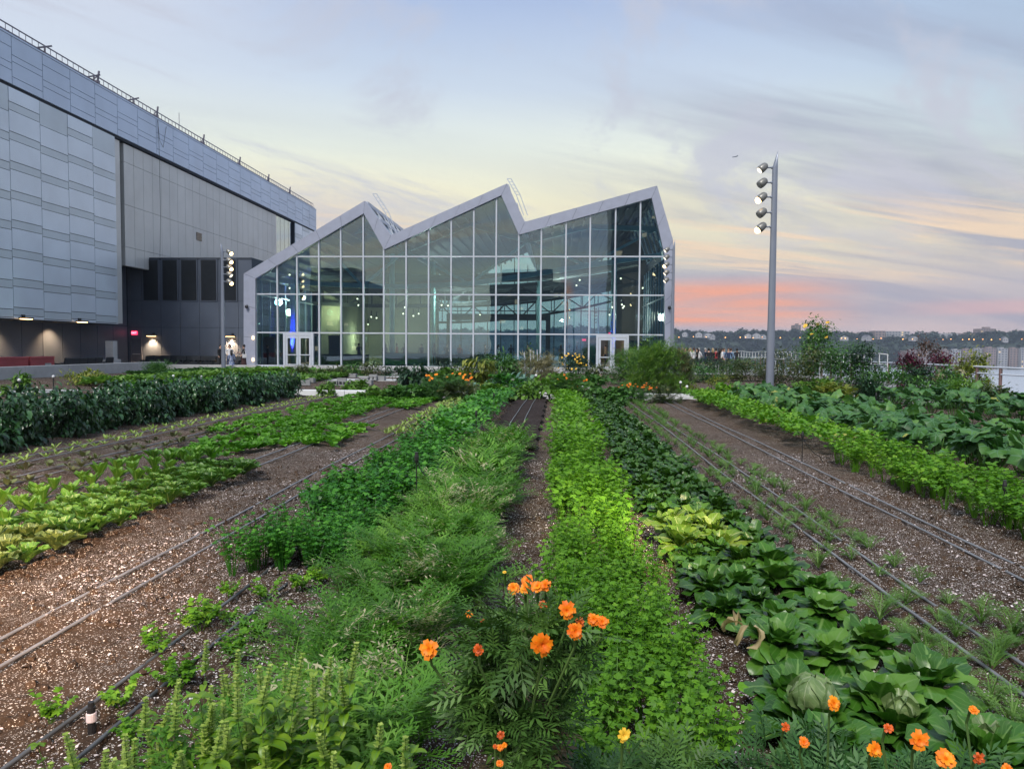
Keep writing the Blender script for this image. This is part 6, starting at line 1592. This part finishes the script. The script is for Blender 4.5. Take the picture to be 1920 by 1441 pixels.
# ---------------------------------------------------------------- marigolds near the viewer
def mari_bush(px, Yd, w_, z0, z1, n, label, seed, mat='mari', dry=True, flowers=(), ll=.085, rsc=.031, trunk=None):
    q = fp(px, 1200, Yd); t = empty('marigold_plant', (q.x, q.y, 0), label=label, cat='marigold', group=None)
    h = z1-z0
    a = bush(w_, w_, h, n, ll, .4, int(14+n/60), .22, .15, kind='pinn', seed=seed, base=.0, nstem=10)
    o = np_obj('foliage', a, FM[mat], t); o.location = (0, 0, z0)
    if dry:
        a = bush(w_*.5, w_*.5, z0+.12, int(n*.6), ll*.9, .4, 22, .3, .9, kind='pinn', seed=seed+1, base=.05, nstem=4)
        np_obj('dry_lower_leaves', a, FM['maridry'], t)
    mb = MB(); g = random.Random(seed)
    for k in range(7): 
        aa = g.uniform(0,6.28); mb.tube([(0,0,0),(math.cos(aa)*.05, math.sin(aa)*.05, z0), (math.cos(aa)*w_*.3, math.sin(aa)*w_*.3, z0+h*.7)], [.012,.008,.004], 5)
    mb.build('stem', FM['stem'], t)
    for i, fl in enumerate(flowers):
        fx_, fy_, size = fl[:3]; mt = fl[3] if len(fl) > 3 else 'petal'; dy = fl[4] if len(fl) > 4 else -w_*.25
        P = fp(fx_, fy_, Yd+dy); rr = size/2*(Yd+dy)/F_
        arr = flower_arr(rr, 8, 2) if mt != 'petalred' else flower_arr(rr, 6, 3)
        f = np_obj('flower', arr, FM[mt], t, smooth=False); f.location = (P.x-q.x, P.y-q.y, P.z)
        tl = fl[5] if len(fl) > 5 else 1.05
        f.rotation_euler = (tl + g.uniform(-.2,.2), g.uniform(-.2,.2), g.uniform(-.5,.5))
        mb = MB(); b = Vector((P.x-q.x, P.y-q.y, P.z)); mb.tube([b+Vector((0,.012,-.004)), b+Vector((0,.03,-.05)), (b.x*.5, b.y*.6, max(z0, b.z-.22))], [.004,.0035,.003], 5); mb.tube([b+Vector((0,.002,0)), b+Vector((0,.02,-.02))], [rr*.3, rr*.18], 6)
        mb.build('flower_stalk', FM['stem'], t)
    return t
bigf = [(1016,1207,46,'petal',-.34,1.35),(963,1102,26,'petal',.05,.9),(985,1102,24,'petal',.02,.9),(989,1088,24,'petal',.1,.8),(1008,1099,26,'petal',.0,.9),(1023,1097,24,'petal',.03,.95),(1063,1144,34,'petal',-.15,1.2),(1078,1183,34,'petal',-.2,1.2),(1113,1160,24,'petal',-.1,1.1),(1129,1165,26,'petal',-.1,1.1),(805,1217,38,'petal',-.15,1.0),(880,1152,16,'petal',.1,1.1),(897,1217,22,'petalred',-.25,1.1),(1018,1133,18,'petalred',0,.9),(1088,1167,20,'petalred',-.1,1.1),(1050,1160,18,'petalred',.1,1.1),(906,1165,16,'petalred',.1,1.0),(946,1072,8,'petalyel',.1,.3)]
mari_bush(985, 1.95, .37, .66, 1.12, 980, 'tall dark marigold bush with big orange flowers in the centre foreground', 201, flowers=bigf, ll=.075)
mari_bush(915, 1.75, .30, .28, .52, 420, 'small marigold with tiny red orange flowers at the bottom left of the tall bush', 202, 'mari2', False, [(939,1377,16,'petalred',-.1),(938,1401,14,'petal',-.1),(946,1396,12,'petal',-.1),(937,1430,14,'petal',-.1),(928,1398,10,'petalred',-.1),(727,1437,16,'petal',-.1)])
mari_bush(1160, 2.05, .42, .25, .62, 800, 'low marigold with one golden flower to the right of the tall bush', 203, 'mari2', False, [(1169,1377,28,'petalyel',-.2,1.2)])
mari_bush(1330, 2.05, .52, .15, .60, 1000, 'leafy blue green marigold without flowers at the bottom centre right', 204, 'mari', False, [])
mari_bush(1545, 2.1, .56, .15, .60, 1200, 'marigold with a bright orange flower below the round cabbage', 205, 'mari2', False, [(1563,1318,26,'petal',-.1),(1473,1362,20,'petalred',-.2),(1507,1390,20,'petal',-.2)])
mari_bush(1690, 1.95, .56, .15, .62, 1200, 'marigold with round orange flower and a brown one at the bottom right', 206, 'mari2', False, [(1639,1404,30,'petal',-.2,1.25),(1665,1364,18,'petalred',-.1),(1723,1387,36,'petal',-.2,1.1)])
mari_bush(1850, 1.95, .56, .15, .62, 1100, 'marigold with flat orange flowers in the bottom right corner', 207, 'mari2', False, [(1825,1330,18,'petal',0,.5),(1773,1423,38,'petal',-.2,.8),(1835,1420,22,'petalred',-.2),(1888,1440,20,'petal',-.2)])
mari_bush(1430, 1.75, .5, .1, .46, 700, 'low dark marigold along the bottom edge right of centre', 208, 'mari', False, [])
# basil
def basil(seed, h=.5, n=46, ll=.065, spikes=5):
    g = random.Random(seed); ps = []; sp_ = []; st = []
    for s in range(9):
        az = g.uniform(0,6.28); rad = g.uniform(.02, .20); hh = h*g.uniform(.6, 1.0); top = np.array((rad*math.cos(az), rad*math.sin(az), hh))
        st.append(ribbon([(0,0,0), tuple(top*.55), tuple(top)], .007, .5))
        for k in range(6):
            t = .45+.55*k/5; p = top*t; rr = g.random()
            for q_ in range(4 if k == 5 else 2):
                yaw = k*1.57 + q_*(1.57 if k == 5 else math.pi) + g.uniform(-.3,.3)
                L_ = ll*g.uniform(.7,1.25)*(1 if k < 4 else .8)
                ps.append(xf(leaf(L_, L_*.62, 5, 1, g.uniform(.1,.7), g.uniform(.8,1.5), .4, .0, sm, g.random()), rotm(yaw), p))
        if s < spikes:
            sl = g.uniform(.08, .16); lean = np.array((g.gauss(0,.02), g.gauss(0,.02), sl))
            st.append(ribbon([tuple(top), tuple(top+lean*.5), tuple(top+lean)], .004, .5))
            m = int(sl/.011); one = []; sp_.append(one)
            for j in range(m):
                p = top+lean*(j+1)/m
                for q_ in range(5): one.append(kite(.021*(1.15-.6*j/m), .015, .35+g.uniform(-.2,.3), p, q_*1.257+j*.6, r=g.random()))
    return cat(ps), [cat(o_) for o_ in sp_], cat(st)
bl = [(150,1425,2.25,.42,.05),(235,1440,2.1,.40,.05),(330,1400,2.35,.42,.055),(420,1370,2.35,.52,.06),(500,1360,2.3,.55,.07),(600,1340,2.3,.55,.07),(680,1390,2.1,.50,.07),(560,1430,1.95,.42,.07),(440,1441,1.95,.40,.065),(640,1441,1.85,.42,.07),(330,1441,2.0,.32,.06),(740,1430,1.95,.40,.065),(370,1330,2.75,.42,.05),(545,1300,2.65,.5,.06)]
for i, (a, b, Yd, hh, ll) in enumerate(bl):
    q = fp(a, b, Yd); lv, spk, st = basil(300+i, hh+.06, 46, ll, 7 if i < 6 or i > 11 else 3)
    t = empty('basil_plant', (q.x, q.y, 0), label='flowering bright green basil plant in the row along the bottom left edge', cat='basil', group='basil plants at the bottom left')
    np_obj('leaves', lv, FM['basil'], t, smooth=True); np_obj('stem', st, FM['stem'], t)
    for k_ in spk: np_obj('flower_spike', k_, FM['spike'], t)
if HAZE > 0:
    m, nt, out = new_mat('evening_haze')
    v = N(nt, 'ShaderNodeVolumePrincipled'); v.inputs['Color'].default_value = (.62,.74,.92,1); v.inputs['Density'].default_value = HAZE; v.inputs['Anisotropy'].default_value = .2
    L(nt, v.outputs[0], out.inputs['Volume'])
    mb = MB(); mb.box(-1700,-700,-29.5, 2500,2400, 172.0); o = mb.build('haze', m); tag(o, kind='stuff')
    m.volume_intersection_method = 'FAST' if hasattr(m, 'volume_intersection_method') else None
print('verts', sum(len(m.vertices) for m in bpy.data.meshes), 'objs', len(COL.objects))
